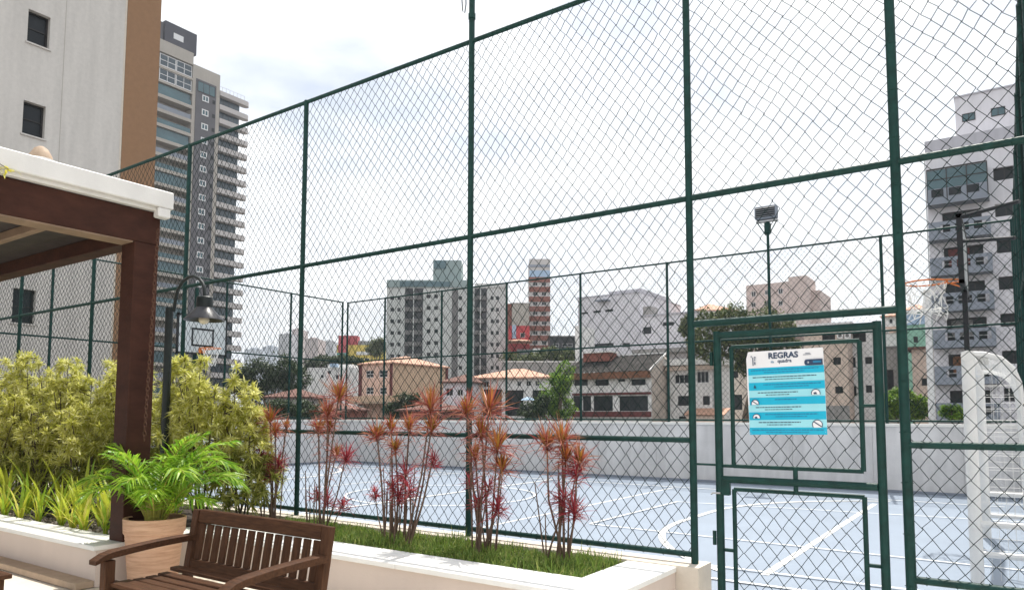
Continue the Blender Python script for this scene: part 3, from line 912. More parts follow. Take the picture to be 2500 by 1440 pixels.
# small black garden spotlights
for (px, py, lab) in ((105, 1262, 'small black garden spotlight between the strappy plants, farther from the pergola post'), (262, 1296, 'small black garden spotlight on the mulch right beside the pergola post')):
    p = onZ(px, py, .29)
    t = thing('garden_spotlight', lab, 'spotlight', (p[0], p[1], .285), .6, 'garden spotlights in the deep planter')
    MB().tube([(0, 0, 0), (0, 0, .05)], .008, 6).build('spike', M['lampblack'], t)
    MB().tube([(-.055, 0, .055), (-.02, 0, .075), (.06, 0, .115)], [.03, .045, .055], 12).build('head', M['lampblack'], t, True)
    MB().tube([(.058, 0, .114), (.064, 0, .117)], [.048, .046], 12).build('lens', M['glass'], t)

# ------------------------------------------------------------------ golden shrubs
def shrub(label, x, y, z1, rad, nros, seed, z0=.29, low=.25, lean=(0, 0)):
    rg = np.random.default_rng(seed)
    t = thing('golden_shrub', label, 'shrub', (x, y, z0), 0, 'golden leaved shrubs along the fence')
    H = z1 - z0 - .10
    stems = MB()
    tips = []
    ns = 7
    for s in range(ns):
        a = rg.uniform(0, 6.28); r = rad * rg.uniform(.3, .9)
        top = Vector((r * math.cos(a) + lean[0], r * math.sin(a) * .7 + lean[1], H * rg.uniform(.72, .97)))
        b = Vector((.06 * math.cos(a * 3), .06 * math.sin(a * 3), 0))
        md = b.lerp(top, .5) + Vector((rg.normal(0, .05), rg.normal(0, .05), 0))
        stems.tube([b, md, top], [.012, .009, .005], 5)
        tips.append((b, md, top))
    for s in range(2):
        b, md, top = tips[s]
        tips[s] = (b, md, Vector((top.x * .8, top.y * .8, H * rg.uniform(1.0, 1.09))))
        stems.tube([md, tips[s][2]], [.008, .004], 5)
    C = []
    for k in range(nros):
        b, md, top = tips[k % ns]
        if k < ns:
            p = top
        else:
            u = low + (1 - low) * rg.uniform(0, 1) ** .8
            base = (b.lerp(md, u * 2) if u < .5 else md.lerp(top, u * 2 - 1))
            a = rg.uniform(0, 6.28); rr2 = rad * (.35 + .65 * math.sin(math.pi * min(1, u * .92 + .08))) * rg.uniform(.45, 1.)
            p = Vector((base.x * .45 + rr2 * math.cos(a), base.y * .45 + rr2 * math.sin(a) * .75, base.z + rg.normal(0, .06)))
            if k % 3 == 0:
                stems.tube([base, p], [.006, .003], 4, False)
        C.append(p)
    stems.build('stems', M['twig'], t)
    C = np.array([tuple(c) for c in C])
    nl = 46
    P = np.repeat(C, nl, 0)
    ax = unit(np.stack([C[:, 0] * .9, C[:, 1] * .9, np.full(len(C), .55)], 1) + rg.normal(0, .2, (len(C), 3)))
    ax = np.repeat(ax, nl, 0)
    rnd = unit(rg.normal(0, 1, (len(P), 3)))
    D = unit(ax * rg.uniform(.15, 1.1, (len(P), 1)) + rnd)
    L = rg.uniform(.06, .135, len(P))
    P = P - ax * rg.uniform(0, .05, (len(P), 1))
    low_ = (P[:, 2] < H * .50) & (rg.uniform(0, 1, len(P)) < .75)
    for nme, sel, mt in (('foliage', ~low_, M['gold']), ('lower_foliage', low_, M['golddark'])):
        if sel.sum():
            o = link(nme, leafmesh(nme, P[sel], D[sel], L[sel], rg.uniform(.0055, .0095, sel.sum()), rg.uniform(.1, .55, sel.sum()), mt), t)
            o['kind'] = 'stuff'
    return t
SH = [(-7.22, 4.62, 2.0, .46, 185), (-7.95, 4.75, 2.08, .46, 185), (-8.65, 4.55, 2.08, .46, 190), (-9.35, 4.70, 2.16, .48, 210), (-10.05, 4.55, 2.12, .48, 210), (-10.8, 4.7, 2.14, .5, 210),
      (-11.6, 4.55, 2.2, .5, 210), (-12.4, 4.65, 2.26, .5, 210), (-13.2, 4.5, 2.3, .52, 210), (-14.0, 4.6, 2.3, .5, 110)]
for i, (x, y, z1, rad, n) in enumerate(SH):
    shrub(f'{ORD[i + 1]} golden-leaved shrub of the hedge counted leftwards from the red plants', x, y, z1, rad, n, 100 + i)
shrub('golden-leaved shrub at the right end of the hedge, next to the red plants', -6.62, 4.72, 1.84, .44, 200, 99, low=.2)
# extra lower front row behind the strappy plants
for i, (x, y, z1) in enumerate([(-9.0, 4.22, 1.52), (-9.9, 4.2, 1.6), (-10.9, 4.2, 1.66), (-11.9, 4.2, 1.7)]):
    shrub(f'{ORD[i]} lower golden shrub in front of the hedge, counted leftwards from the pergola post', x, y, z1, .42, 130, 140 + i, low=.3)

# ------------------------------------------------------------------ red dracaenas
def dracaena(label, base, canes, seed):
    """canes: list of (top px, top py, Y, size) ; side rosettes added along the cane"""
    rg = np.random.default_rng(seed)
    t = thing('red_dracaena', label, 'plant', (base[0], base[1], .29), 0, 'red dracaenas in the grass strip')
    B = np.array([base[0], base[1], .29])
    for (px, py, Yc, size, kind) in canes:
        top = onY(px, py, Yc) - B
        b = np.array([rg.normal(0, .05), rg.normal(0, .035), 0])
        b = b + np.array([top[0] * .25, top[1] * .2, 0])
        md = (b + top) / 2 + np.array([rg.normal(0, .025), 0, 0])
        r0 = .006 + .008 * min(1, top[2] / 1.3) * rg.uniform(.5, 1.2)
        MB().tube([b, b * .7 + md * .3, md, top], [r0, r0 * .9, r0 * .75, r0 * .6], 6).build('cane', M['cane'], t, True)
        n = int(80 * size + 18)
        ph = rg.uniform(0, 6.28, n); el = np.arcsin(rg.uniform(-.25, 1, n))
        D = np.stack([np.cos(el) * np.cos(ph), np.cos(el) * np.sin(ph), np.sin(el)], 1)
        P = np.tile(top, (n, 1)) - np.array([0, 0, 1]) * rg.uniform(0, .09, (n, 1))
        L = rg.uniform(.15, .28, n) * size
        o = link('leaf_rosette', leafmesh('leaf_rosette', P, D, L, .0046, np.where(el < .5, rg.uniform(.05, .4, n), .02), M['red'] if kind == 'r' else M['redlow']), t)
        nf_ = int(40 * size)
        u_ = rg.uniform(.55, .97, nf_) if kind == 'r' else rg.uniform(.8, 1., nf_)
        ph = rg.uniform(0, 6.28, nf_)
        D = unit(np.stack([np.cos(ph), np.sin(ph), rg.uniform(-.3, .7, nf_)], 1))
        Pm = np.where(u_[:, None] > .5, md + (top - md) * (u_[:, None] * 2 - 1), b + (md - b) * u_[:, None] * 2)
        link('leaf_fringe', leafmesh('leaf_fringe', Pm, D, rg.uniform(.07, .17, nf_) * size, .0036, rg.uniform(.2, .8, nf_), M['pinkleaf']), t)['kind'] = 'stuff'
        if kind == 'r':
            n2 = 26
            ph = rg.uniform(0, 6.28, n2); el = rg.uniform(.85, 1.5, n2)
            D = np.stack([np.cos(el) * np.cos(ph), np.cos(el) * np.sin(ph), np.sin(el)], 1)
            link('heart_leaves', leafmesh('heart_leaves', np.tile(top - np.array([0, 0, .06]), (n2, 1)), D, rg.uniform(.12, .22, n2) * size, .0085, 0., M['olive']), t)
    for k in range(5):
        a = rg.uniform(0, 6.28); h = rg.uniform(.35, .8)
        p = np.array([.12 * math.cos(a), .07 * math.sin(a), 0]); q = p * 1.3 + np.array([rg.normal(0, .03), 0, h])
        MB().tube([p, (p + q) / 2 + rg.normal(0, .01, 3), q], [.007, .006, .004], 5).build('cane', M['cane'], t)
    return t
dracaena('leftmost red dracaena clump, beside the golden hedge', (-6.35, 4.86), [(660, 1020, 4.86, .95, 'r'), (672, 1045, 4.8, .7, 'r'), (640, 1105, 4.8, .75, 'l'), (680, 1125, 4.85, .75, 'l'), (625, 1140, 4.9, .6, 'l'), (660, 1150, 4.8, .6, 'l'), (700, 1030, 4.95, .5, 'r')], 1)
dracaena('red dracaena clump rising behind the bench, just right of a fence post', (-5.62, 4.86), [(828, 962, 4.86, 1.15, 'r'), (800, 1000, 4.84, .9, 'r'), (778, 1040, 4.9, .85, 'r'), (845, 1110, 4.8, .85, 'l'), (822, 1100, 4.9, .7, 'r'), (800, 1215, 4.8, .6, 'l'), (838, 1225, 4.8, .6, 'l'), (775, 1200, 4.9, .55, 'l'), (805, 1035, 4.9, .7, 'r')], 2)
dracaena('slim red dracaena clump in the middle of the grass strip', (-4.66, 4.84), [(920, 1055, 4.84, .9, 'r'), (955, 1035, 4.9, .65, 'r'), (965, 1085, 4.8, .7, 'r'), (990, 1150, 4.8, .8, 'l'), (975, 1205, 4.75, .7, 'l'), (915, 1200, 4.9, .5, 'l'), (1000, 1035, 4.9, .85, 'r')], 3)
dracaena('red dracaena with one tall cane leaning right, in the grass strip', (-4.36, 4.70), [(1052, 985, 4.74, 1.1, 'r'), (1055, 1035, 4.74, .8, 'r'), (1058, 1115, 4.74, .6, 'l'), (1000, 1190, 4.68, .7, 'l'), (960, 1180, 4.72, .6, 'l')], 4)
dracaena('bushiest red dracaena clump, standing before the tall floodlight post', (-3.58, 4.84), [(1195, 990, 4.82, 1.25, 'r'), (1140, 995, 4.9, .95, 'r'), (1175, 1050, 4.84, 1.0, 'r'), (1215, 1080, 4.78, 1.05, 'r'), (1160, 1105, 4.9, .8, 'r'), (1225, 1130, 4.8, .85, 'r'), (1172, 1215, 4.84, .7, 'l'), (1215, 1230, 4.75, .75, 'l'), (1150, 1165, 4.9, .6, 'l'), (1195, 1180, 4.84, .6, 'l')], 5)
dracaena('rightmost red dracaena clump, nearest the court gate', (-2.95, 4.96), [(1335, 1075, 4.95, .95, 'r'), (1372, 1065, 4.93, 1.05, 'r'), (1382, 1105, 4.9, .8, 'r'), (1415, 1115, 4.96, .9, 'r'), (1408, 1145, 4.9, .7, 'l'), (1378, 1210, 4.9, .75, 'l'), (1402, 1240, 4.9, .85, 'l')], 6)

# ------------------------------------------------------------------ pergola
pg = thing('pergola', 'dark brown timber pergola with white roof edge at the left', 'pergola', (-6.36, 3.38, .34))
def pbox(name, x0, x1, y0, y1, z0, z1, m, c=.006, parent=pg):
    return MB().bbox(x0 + 6.36, x1 + 6.36, y0 - 3.38, y1 - 3.38, z0 - .34, z1 - .34, c).build(name, m, parent)
pbox('post', -6.47, -6.25, 3.27, 3.49, .341, 2.95, M['perg'])
pbox('beam', -6.46, -6.255, -2.0, 3.50, 2.952, 3.245, M['perg'])
pbox('beam', -14.0, -6.462, 3.30, 3.46, 2.96, 3.10, M['perg'])
for i, y in enumerate((2.72, 1.95, 1.2, .4, -.4, -1.2)):
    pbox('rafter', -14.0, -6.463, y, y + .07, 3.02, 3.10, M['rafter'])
for i in range(14):
    y = -2. + i * .395
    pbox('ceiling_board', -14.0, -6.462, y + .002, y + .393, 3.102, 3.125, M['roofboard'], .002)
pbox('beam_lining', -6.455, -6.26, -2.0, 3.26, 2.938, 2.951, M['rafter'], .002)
pbox('roof_slab', -14.2, -6.20, -2.1, 3.53, 3.25, 3.30, M['white'])
pbox('fascia', -6.19, -6.15, -2.12, 3.56, 3.28, 3.435, M['white'], .008)
pbox('fascia', -14.2, -6.192, 3.532, 3.57, 3.28, 3.435, M['white'], .008)
pbox('roof_deck', -14.18, -6.192, -2.1, 3.53, 3.301, 3.40, M['white'])
pbox('spout', -6.24, -6.15, 3.42, 3.535, 3.19, 3.278, M['white'], .01)
# rain chain
c0, c1 = onX(386, 560, -6.175), onX(352, 1075, -6.175)
ch = thing('rain_chain', 'rusty rain chain hanging down the right face of the pergola post', 'chain', (c0[0], c0[1], c0[2]))
lm = MB()
A = np.linspace(0, 2 * math.pi, 13)
lm.tube([(.012 * math.cos(a), 0, .024 * math.sin(a)) for a in A], .0042, 6, False)
lmesh = lm.mesh('chain_link', M['rust'], True)
d = c1 - c0; ln = np.linalg.norm(d); nl = int(ln / .039)
for k in range(nl):
    p = d * (k + .5) / nl
    o = link('chain_link', lmesh, ch, tuple(p))
    o.rotation_euler = (0, -math.atan2(d[0], -d[2]) * .0 + random.uniform(-.08, .08), (k % 2) * math.pi / 2 + math.radians(40) + random.uniform(-.2, .2))
# roof ornaments
p = onX(100, 375, -6.35); dtop = onX(100, 357, -6.35)[2] - 3.40
t = thing('roof_dome', 'small tan and white dome standing on the pergola roof', 'dome', (p[0], p[1], 3.40))
MB().lathe([(.09, 0), (.092, dtop * .35), (.08, dtop * .6), (.05, dtop * .87), (.02, dtop * .98), (.001, dtop)], 20).build('dome', M['step'], t, True)
MB().lathe([(.11, dtop * .30), (.11, dtop * .38), (.09, dtop * .42)], 20).build('rim', M['white'], t, True)
p = onX(22, 408, -6.13)
t = thing('yellow_sprig', 'yellow leaf sprig hanging at the pergola roof edge', 'plant', (p[0], p[1], p[2] - .02))
rg = np.random.default_rng(5); n = 26
P = rg.normal(0, .02, (n, 3)); P[:, 1] -= rg.uniform(0, .1, n)
o = link('leaves', leafmesh('leaves', P, unit(rg.normal(0, 1, (n, 3)) * np.array([.5, 1, .6])), rg.uniform(.035, .07, n), .009, .3, M['tuft3']), t)
MB().tube([(0, -.12, .09), (-.01, -.06, .03), (0, 0, .0)], .003, 5).build('stem', M['twig'], t)

# ------------------------------------------------------------------ street style garden lamp
LX, LY = -8.13, 4.45
sc = LY / 4.7
lp = thing('garden_lamp', 'black gooseneck garden lamp with bell shade behind the pergola post', 'lamp', (0, 0, 0))
def lpt(px, py):
    return tuple(onY(px, py, LY))
b0 = onY(414, 752, LY)
MB().tube([(b0[0], LY, .29), (b0[0], LY, b0[2])], .042, 14).build('pole', M['darkpole'], lp, True)
MB().tube([(b0[0], LY, .285), (b0[0], LY, .33)], .09, 16).build('base_plate', M['darkpole'], lp, True)
neck = [lpt(*q) for q in [(424, 760), (428, 735), (434, 708), (446, 688), (462, 676), (474, 674), (486, 680), (495, 692), (499, 706), (500, 722)]]
MB().tube(neck, .018, 10).build('gooseneck', M['darkpole'], lp, True)
k0 = onY(500, 724, LY); s = LY / (FPX * .62)
zc = k0[2]
MB().lathe([(.001, zc), (.07, zc), (.082, zc - .012), (.086, zc - .105), (.084, zc - .125)], 24, k0[0], LY).build('lamp_cap', M['darkpole'], lp, True)
shd = MB()
shd.lathe([(.084, zc - .118), (.12, zc - .165), (.205, zc - .248), (.208, zc - .256), (.198, zc - .250), (.115, zc - .170), (.05, zc - .150)], 32, k0[0], LY).build('lamp_shade', M['shade'], lp, True)
MB().lathe([(.001, zc - .30), (.035, zc - .29), (.055, zc - .26), (.05, zc - .22), (.025, zc - .17)], 18, k0[0], LY).build('bulb', M['bulb'], lp, True)

# ------------------------------------------------------------------ pot and palm
PX_, PY_ = -6.03, 3.43
pt_ = thing('plant_pot', 'sandy ribbed clay pot holding the palm, behind the bench', 'pot', (PX_, PY_, 0))
prof = [(.001, .012), (.185, .01), (.192, .03), (.212, .22), (.226, .40), (.230, .428), (.240, .432), (.243, .44), (.248, .545), (.246, .555), (.236, .556), (.232, .545), (.222, .47), (.001, .47)]
pf = []
for i in range(3, len(prof)):
    pf.append(prof[i])
fine = [(.001, .012), (.185, .01), (.190, .02)]
for k in range(30):
    z = .03 + .385 * k / 29
    fine.append((.192 + .036 * (z - .03) / .385 + (.0022 if k % 2 else -.0012), z))
MB().lathe(fine + prof[5:12], 48).build('pot_body', M['clay'], pt_, True)
MB().lathe([(.228, .47), (.12, .475), (.001, .48)], 32).build('soil', M['soil'], pt_, True)
pm_ = thing('potted_palm', 'bright green feathery palm growing in the clay pot', 'palm', (PX_, PY_, .47))
def frond(seed, az, el, L, arch, nl=26, LL=.24):
    rg = np.random.default_rng(seed)
    pts = []; x = z = 0; a = el; n = 12
    for i in range(n + 1):
        pts.append((x, z)); a -= arch / n * (.3 + 1.4 * i / n)
        x += math.cos(a) * L / n; z += math.sin(a) * L / n
    ca, sa = math.cos(az), math.sin(az)
    W = [Vector((p[0] * ca, p[0] * sa, p[1])) for p in pts]
    base = Vector((.05 * ca, .05 * sa, 0))
    W = [w + base for w in W]
    fr = MB().tube(W, [.008 * (1 - .8 * i / n) + .001 for i in range(n + 1)], 5).build('frond', M['palmstem'], pm_, True)
    P, D, LN = [], [], []
    for k in range(nl):
        t = .25 + .75 * k / (nl - 1)
        s_ = t * n; i = min(int(s_), n - 1); f_ = s_ - i
        p = W[i].lerp(W[i + 1], f_); tg = (W[i + 1] - W[i]).normalized()
        sd = tg.cross(Vector((0, 0, 1)));
        if sd.length < .1: sd = Vector((-sa, ca, 0))
        sd.normalize(); up = sd.cross(tg)
        for s in (-1, 1):
            dv = (tg * (.55 + .5 * t) + sd * s * (.9 - .3 * t) + up * .28 + Vector(rg.normal(0, .07, 3))).normalized()
            P.append(tuple(p)); D.append(tuple(dv)); LN.append(LL * (math.sin(math.pi * (.18 + .74 * (t - .25) / .75)) + .12) * rg.uniform(.85, 1.1))
    link('leaflets', leafmesh('leaflets', np.array(P), np.array(D), np.array(LN), .0085, rg.uniform(.3, .85, len(P)), M['palm']), fr)
R_ = math.radians
for i, (az, el, L, arch, LL) in enumerate([(20, 84, .98, 1.9, .30), (50, 86, 1.0, 1.5, .30), (-12, 80, .92, 1.9, .30), (95, 84, .92, 1.6, .28), (140, 80, .82, 1.8, .28), (200, 84, .74, 1.7, .26), (240, 80, .74, 1.8, .27),
                                       (-50, 78, .80, 1.8, .27), (-95, 74, .70, 1.9, .26), (30, 70, .88, 1.7, .30), (65, 66, .82, 1.7, .28), (270, 86, .78, 1.2, .26), (5, 88, .92, 1.1, .30), (-35, 66, .72, 1.6, .26), (15, 56, .62, 1.4, .25),
                                       (120, 70, .72, 1.6, .26), (42, 89, .90, 1.0, .30), (215, 88, .80, 1.0, .27), (-70, 86, .85, 1.3, .28), (75, 78, .9, 1.8, .3), (-20, 88, .8, 1.4, .28), (180, 70, .55, 1.6, .22)]):
    frond(300 + i, R_(az), R_(el), L, arch, 32, LL)
for k in range(9):
    a = k * 2.4; r = .03 + .01 * (k % 4)
    MB().tube([(r * math.cos(a), r * math.sin(a), 0), (r * 1.3 * math.cos(a), r * 1.3 * math.sin(a), .14), (r * 1.9 * math.cos(a), r * 1.9 * math.sin(a), .32)], [.014, .012, .006], 7).build('stalk', M['palmstem'], pm_, True)

# ------------------------------------------------------------------ bench and side table
bn = thing('garden_bench', 'brown slatted wooden bench with curved arms before the planter', 'bench', (-4.14, 2.05, 0))
BW = 1.23
def back(y, z):          # leaning back: shift along y with height
    return .50 + (z - .42) * .16
def slope_box(x0, x1, z0, z1, th, mt, name, parent=bn, dy=0, c=.004):
    h = z1 - z0
    o = MB().bbox(x0, x1, -th / 2, th / 2, 0, h, c).build(name, mt, parent)
    o.location = (0, back(0, z0) + dy, z0); o.rotation_euler = (-math.atan(.16), 0, 0)
    return o
slope_box(0, .058, .40, .852, .045, M['woody'], 'back_stile'); slope_box(BW - .058, BW, .40, .852, .045, M['woody'], 'back_stile')
slope_box(.059, BW - .059, .772, .852, .034, M['wood'], 'top_rail', c=.008)
slope_box(.059, BW - .059, .478, .560, .034, M['wood'], 'lower_rail')
nsl = 14
sl = None
gap = (BW - .118) / nsl
for k in range(nsl):
    x = .059 + k * gap + .0135
    slope_box(x, x + gap - .027, .561, .771, .016, M['woody'], 'back_slat', c=.002)
for x in (0, BW - .058):
    MB().bbox(x, x + .058, 0, .058, 0, .625, .005).build('front_leg', M['woody'], bn)
    MB().bbox(x, x + .058, .475, .530, 0, .40, .005).build('rear_leg', M['woody'], bn)
    MB().bbox(x + .006, x + .052, .059, .474, .10, .14, .004).build('stretcher', M['wood'], bn)
    MB().bbox(x + .010, x + .048, .059, .474, .415, .468, .004).build('seat_rail', M['wood'], bn)
    arm = MB(); n = 12
    prev = None
    for i in range(n + 1):
        t = i / n
        y = -.055 + .595 * t; z = .626 + .030 * math.sin(math.pi * min(1, t * 1.15) * .5) + .012 * t - (.016 * (1 - t / .15) ** 2 if t < .15 else 0)
        hw = .037 - .006 * t; th = .034 - (.012 * (1 - t / .12) if t < .12 else 0)
        ring_ = [(x + .029 - hw, y, z), (x + .029 + hw, y, z), (x + .029 + hw, y, z + th), (x + .029 + hw - .006, y, z + th + .004), (x + .029 - hw + .006, y, z + th + .004), (x + .029 - hw, y, z + th)]
        b = len(arm.v); arm.v += ring_
        if i:
            for k in range(6):
                k2 = (k + 1) % 6
                arm.f.append((b - 6 + k, b - 6 + k2, b + k2, b + k)); arm.mi.append(0)
        else:
            arm.f.append(tuple(range(6))); arm.mi.append(0)
    arm.f.append(tuple(range(len(arm.v) - 6, len(arm.v)))[::-1]); arm.mi.append(0)
    arm.build('armrest', M['wood'], bn, True)
ys = [.03, .105, .18, .255, .33, .405]
for i, y in enumerate(ys):
    dip = .470 + .022 * (abs(i - 2.2) / 3) ** 2 + (.012 if i == 5 else 0)
    MB().bbox(-.0 + .004, BW - .004, y, y + .062, dip, dip + .022, .004).build('seat_slat', M['wood'], bn)
MB().bbox(.058, BW - .058, .02, .05, .40, .465, .004).build('front_apron', M['wood'], bn)
MB().bbox(.058, BW - .058, .482, .515, .33, .395, .004).build('rear_apron', M['wood'], bn)
MB().bbox(BW / 2 - .02, BW / 2 + .02, .051, .481, .40, .466, .004).build('seat_rail', M['wood'], bn)
q = onZ(31, 1399, .45)
tb = thing('side_table', 'corner of a dark wooden slatted table at the lower left edge', 'table', (q[0] - .9, q[1] - .6, 0))
for k in range(7):
    MB().bbox(0, .9, .6 - (k + 1) * .0857 + .006, .6 - k * .0857, .42, .45, .004).build('top_slat', M['wood'], tb)
for x in (.03, .81):
    for y in (.03, .51):
        MB().bbox(x, x + .06, y, y + .06, 0, .418, .004).build('leg', M['woody'], tb)
MB().bbox(.09, .81, .54, .56, .35, .418, .003).build('apron', M['wood'], tb); MB().bbox(.84, .86, .09, .51, .35, .418, .003).build('apron', M['wood'], tb)

# ================================================================== the city beyond
WINC = {}
def win_mesh(w, h, nv, nh, fr, glass, frame):
    key = (round(w, 2), round(h, 2), nv, nh, fr, glass, frame)
    if key in WINC:
        return WINC[key]
    f = MB(); t = fr
    f.box(0, w, -.05, .0, 0, t); f.box(0, w, -.05, 0, h - t, h); f.box(0, t, -.05, 0, t, h - t); f.box(w - t, w, -.05, 0, t, h - t)
    for k in range(1, nv):
        x = w * k / nv; f.box(x - t * .4, x + t * .4, -.04, 0, t, h - t)
    for k in range(1, nh):
        z = h * k / nh; f.box(t, w - t, -.04, -.002, z - t * .4, z + t * .4)
    fm = f.mesh('window', M[frame])
    pm2 = MB().box(t, w - t, -.012, -.006, t, h - t).mesh('pane', M[glass])
    one = MB(); one.v = list(f.v); one.f = list(f.f); one.mi = [0] * len(f.f); one.box(t, w - t, -.012, -.006, t, h - t, 1)
    om = one.mesh('window', [M[frame], M[glass]])
    WINC[key] = (fm, pm2, om)
    return WINC[key]
class Bld:
    """a building whose front is the local y=0 plane, u along local x"""
    def __init__(s, name, label, px0, px1, pyref, pytop, D, th, depth, wmat, zbase=-6.1, cat='building', z1=None, wall_depth=.18, px_anchor=None):
        s.th = th; s.depth = depth; s.wm = wmat; s.d = wall_depth
        a = atD(px0 if px_anchor is None else px_anchor, pyref, D)
        s.c, s.s = math.cos(th), math.sin(th)
        s.o = np.array([a[0], a[1]])
        u0 = s.uz(px0, pyref)[0]
        s.o = s.o + u0 * np.array([s.c, s.s])
        s.u1 = s.uz(px1, pyref)[0]
        s.z0 = zbase
        s.z1 = s.uz((px0 + px1) / 2, pytop)[1] if z1 is None else z1
        s.root = thing(name, label, cat, (s.o[0], s.o[1], 0), th)
        s.fh = []; s.sh = []; s.n = 0
    def uz(s, px, py, v=0.):
        """intersect the pixel ray with the plane local y=v"""
        d = ray(px, py); n = np.array([-s.s, s.c])
        k = (s.o @ n + v) / (d[:2] @ n)
        p = EYE + d * k
        return (p[:2] - s.o) @ np.array([s.c, s.s]), p[2]
    def sidez(s, px, py):
        d = ray(px, py); e = np.array([s.c, s.s]); o = s.o + e * s.u1
        k = (o @ e) / (d[:2] @ e); p = EYE + d * k
        return (p[:2] - s.o) @ np.array([-s.s, s.c]), p[2]
    def front(s, rects, nv=2, nh=1, fr=.06, glass='glass', frame='wframe', parts=True):
        for (a, b, c, d) in rects:
            ua, za = s.uz(a, (b + d) / 2)[0], s.uz((a + c) / 2, d)[1]
            ub, zb = s.uz(c, (b + d) / 2)[0], s.uz((a + c) / 2, b)[1]
            s.fh.append((ua, ub, za, zb, nv, nh, fr, glass, frame, parts))
    def frontuz(s, rects, nv=2, nh=1, fr=.06, glass='glass', frame='wframe', parts=True):
        for r in rects:
            s.fh.append((*r, nv, nh, fr, glass, frame, parts))
    def side(s, rects, nv=1, nh=1, fr=.05, glass='glass', frame='wframe', parts=False):
        for (a, b, c, d) in rects:
            va, za = s.sidez(a, (b + d) / 2)[0], s.sidez((a + c) / 2, d)[1]
            vb, zb = s.sidez(c, (b + d) / 2)[0], s.sidez((a + c) / 2, b)[1]
            s.sh.append((va, vb, za, zb, nv, nh, fr, glass, frame, parts))
    def _wall(s, m, P, W0, W1, holes, z0, z1, d):
        """cells of a wall with openings; P(u, z, depth) -> point"""
        us = sorted({W0, W1, *[x for h in holes for x in (h[0], h[1])]}); zs = sorted({z0, z1, *[x for h in holes for x in (h[2], h[3])]})
        us = [u for u in us if W0 - 1e-6 <= u <= W1 + 1e-6]; zs = [z for z in zs if z0 - 1e-6 <= z <= z1 + 1e-6]
        for i in range(len(us) - 1):
            for j in range(len(zs) - 1):
                cu, cz = (us[i] + us[i + 1]) / 2, (zs[j] + zs[j + 1]) / 2
                if any(h[0] < cu < h[1] and h[2] < cz < h[3] for h in holes):
                    continue
                m.quad(P(us[i], zs[j], 0), P(us[i + 1], zs[j], 0), P(us[i + 1], zs[j + 1], 0), P(us[i], zs[j + 1], 0))
        for h in holes:
            a, b, c, e = h[:4]
            m.quad(P(a, c, 0), P(a, e, 0), P(a, e, d), P(a, c, d)); m.quad(P(b, c, 0), P(b, c, d), P(b, e, d), P(b, e, 0))
            m.quad(P(a, c, 0), P(a, c, d), P(b, c, d), P(b, c, 0)); m.quad(P(a, e, 0), P(b, e, 0), P(b, e, d), P(a, e, d))
        m.quad(P(W0, z0, 0), P(W0, z1, 0), P(W0, z1, d), P(W0, z0, d)); m.quad(P(W1, z0, 0), P(W1, z0, d), P(W1, z1, d), P(W1, z1, 0))
        m.quad(P(W0, z1, 0), P(W1, z1, 0), P(W1, z1, d), P(W0, z1, d))
    def done(s, sidemat=None, bodymat=None):
        d = s.d; U = s.u1; z0, z1 = s.z0, s.z1
        m = MB()
        s._wall(m, lambda u, z, k: (u, k, z), 0, U, s.fh, z0, z1, d)
        m.build('wall', s.wm, s.root)
        m2 = MB()
        s._wall(m2, lambda u, z, k: (U - k, u, z), d, s.depth, s.sh, z0, z1, d)
        m2.build('side_wall', sidemat or s.wm, s.root)
        MB().box(0, U - d, d, s.depth, z0, z1).build('core', bodymat or s.wm, s.root)
        for side, hs in ((0, s.fh), (1, s.sh)):
            for (a, b, c, e, nv, nh, fr, gl, frm, parts) in hs:
                fm, pm2, om = win_mesh(b - a, e - c, nv, nh, fr, gl, frm)
                o = link('window', fm if parts else om, s.root, (a, d - .002, c) if not side else (U - d + .002, a, c), 0 if not side else math.pi / 2)
                if parts:
                    link('pane', pm2, o)
        return s
    def box(s, name, u0, u1, v0, v1, z0, z1, m, parent=None):
        return MB().box(u0, u1, v0, v1, z0, z1).build(name, m, parent or s.root)
    def pbox(s, name, px0, py0, px1, py1, v0, v1, m, parent=None):
        u0, u1 = s.uz(px0, (py0 + py1) / 2, v0)[0], s.uz(px1, (py0 + py1) / 2, v0)[0]
        z1, z0 = s.uz((px0 + px1) / 2, py0, v0)[1], s.uz((px0 + px1) / 2, py1, v0)[1]
        return s.box(name, u0, u1, v0, v1, z0, z1, m, parent)
    def flat(s, m, over=.25, th=.22):
        return s.box('roof', -over, s.u1 + over, -over, s.depth + over, s.z1 + .002, s.z1 + th, m)
    def hip(s, m, h, over=.5, ridge=.5, z=None, u0=0, u1=None, v0=0, v1=None):
        z = s.z1 if z is None else z; u1 = s.u1 if u1 is None else u1; v1 = s.depth if v1 is None else v1
        a, b, c, e = u0 - over, u1 + over, v0 - over, v1 + over
        mu, mv_ = (a + b) / 2, (c + e) / 2
        rl = max(0, (b - a) - (e - c)) / 2 + .2
        A, B, C_, D_ = (a, c, z), (b, c, z), (b, e, z), (a, e, z)
        r0, r1 = (mu - rl, mv_, z + h), (mu + rl, mv_, z + h)
        g = MB(); g.poly([A, B, r1, r0]); g.poly([B, C_, r1]); g.poly([C_, D_, r0, r1]); g.poly([D_, A, r0])
        g.box(a, b, c, e, z - .18, z - .002)
        return g.build('roof', m, s.root)

TH = YAW
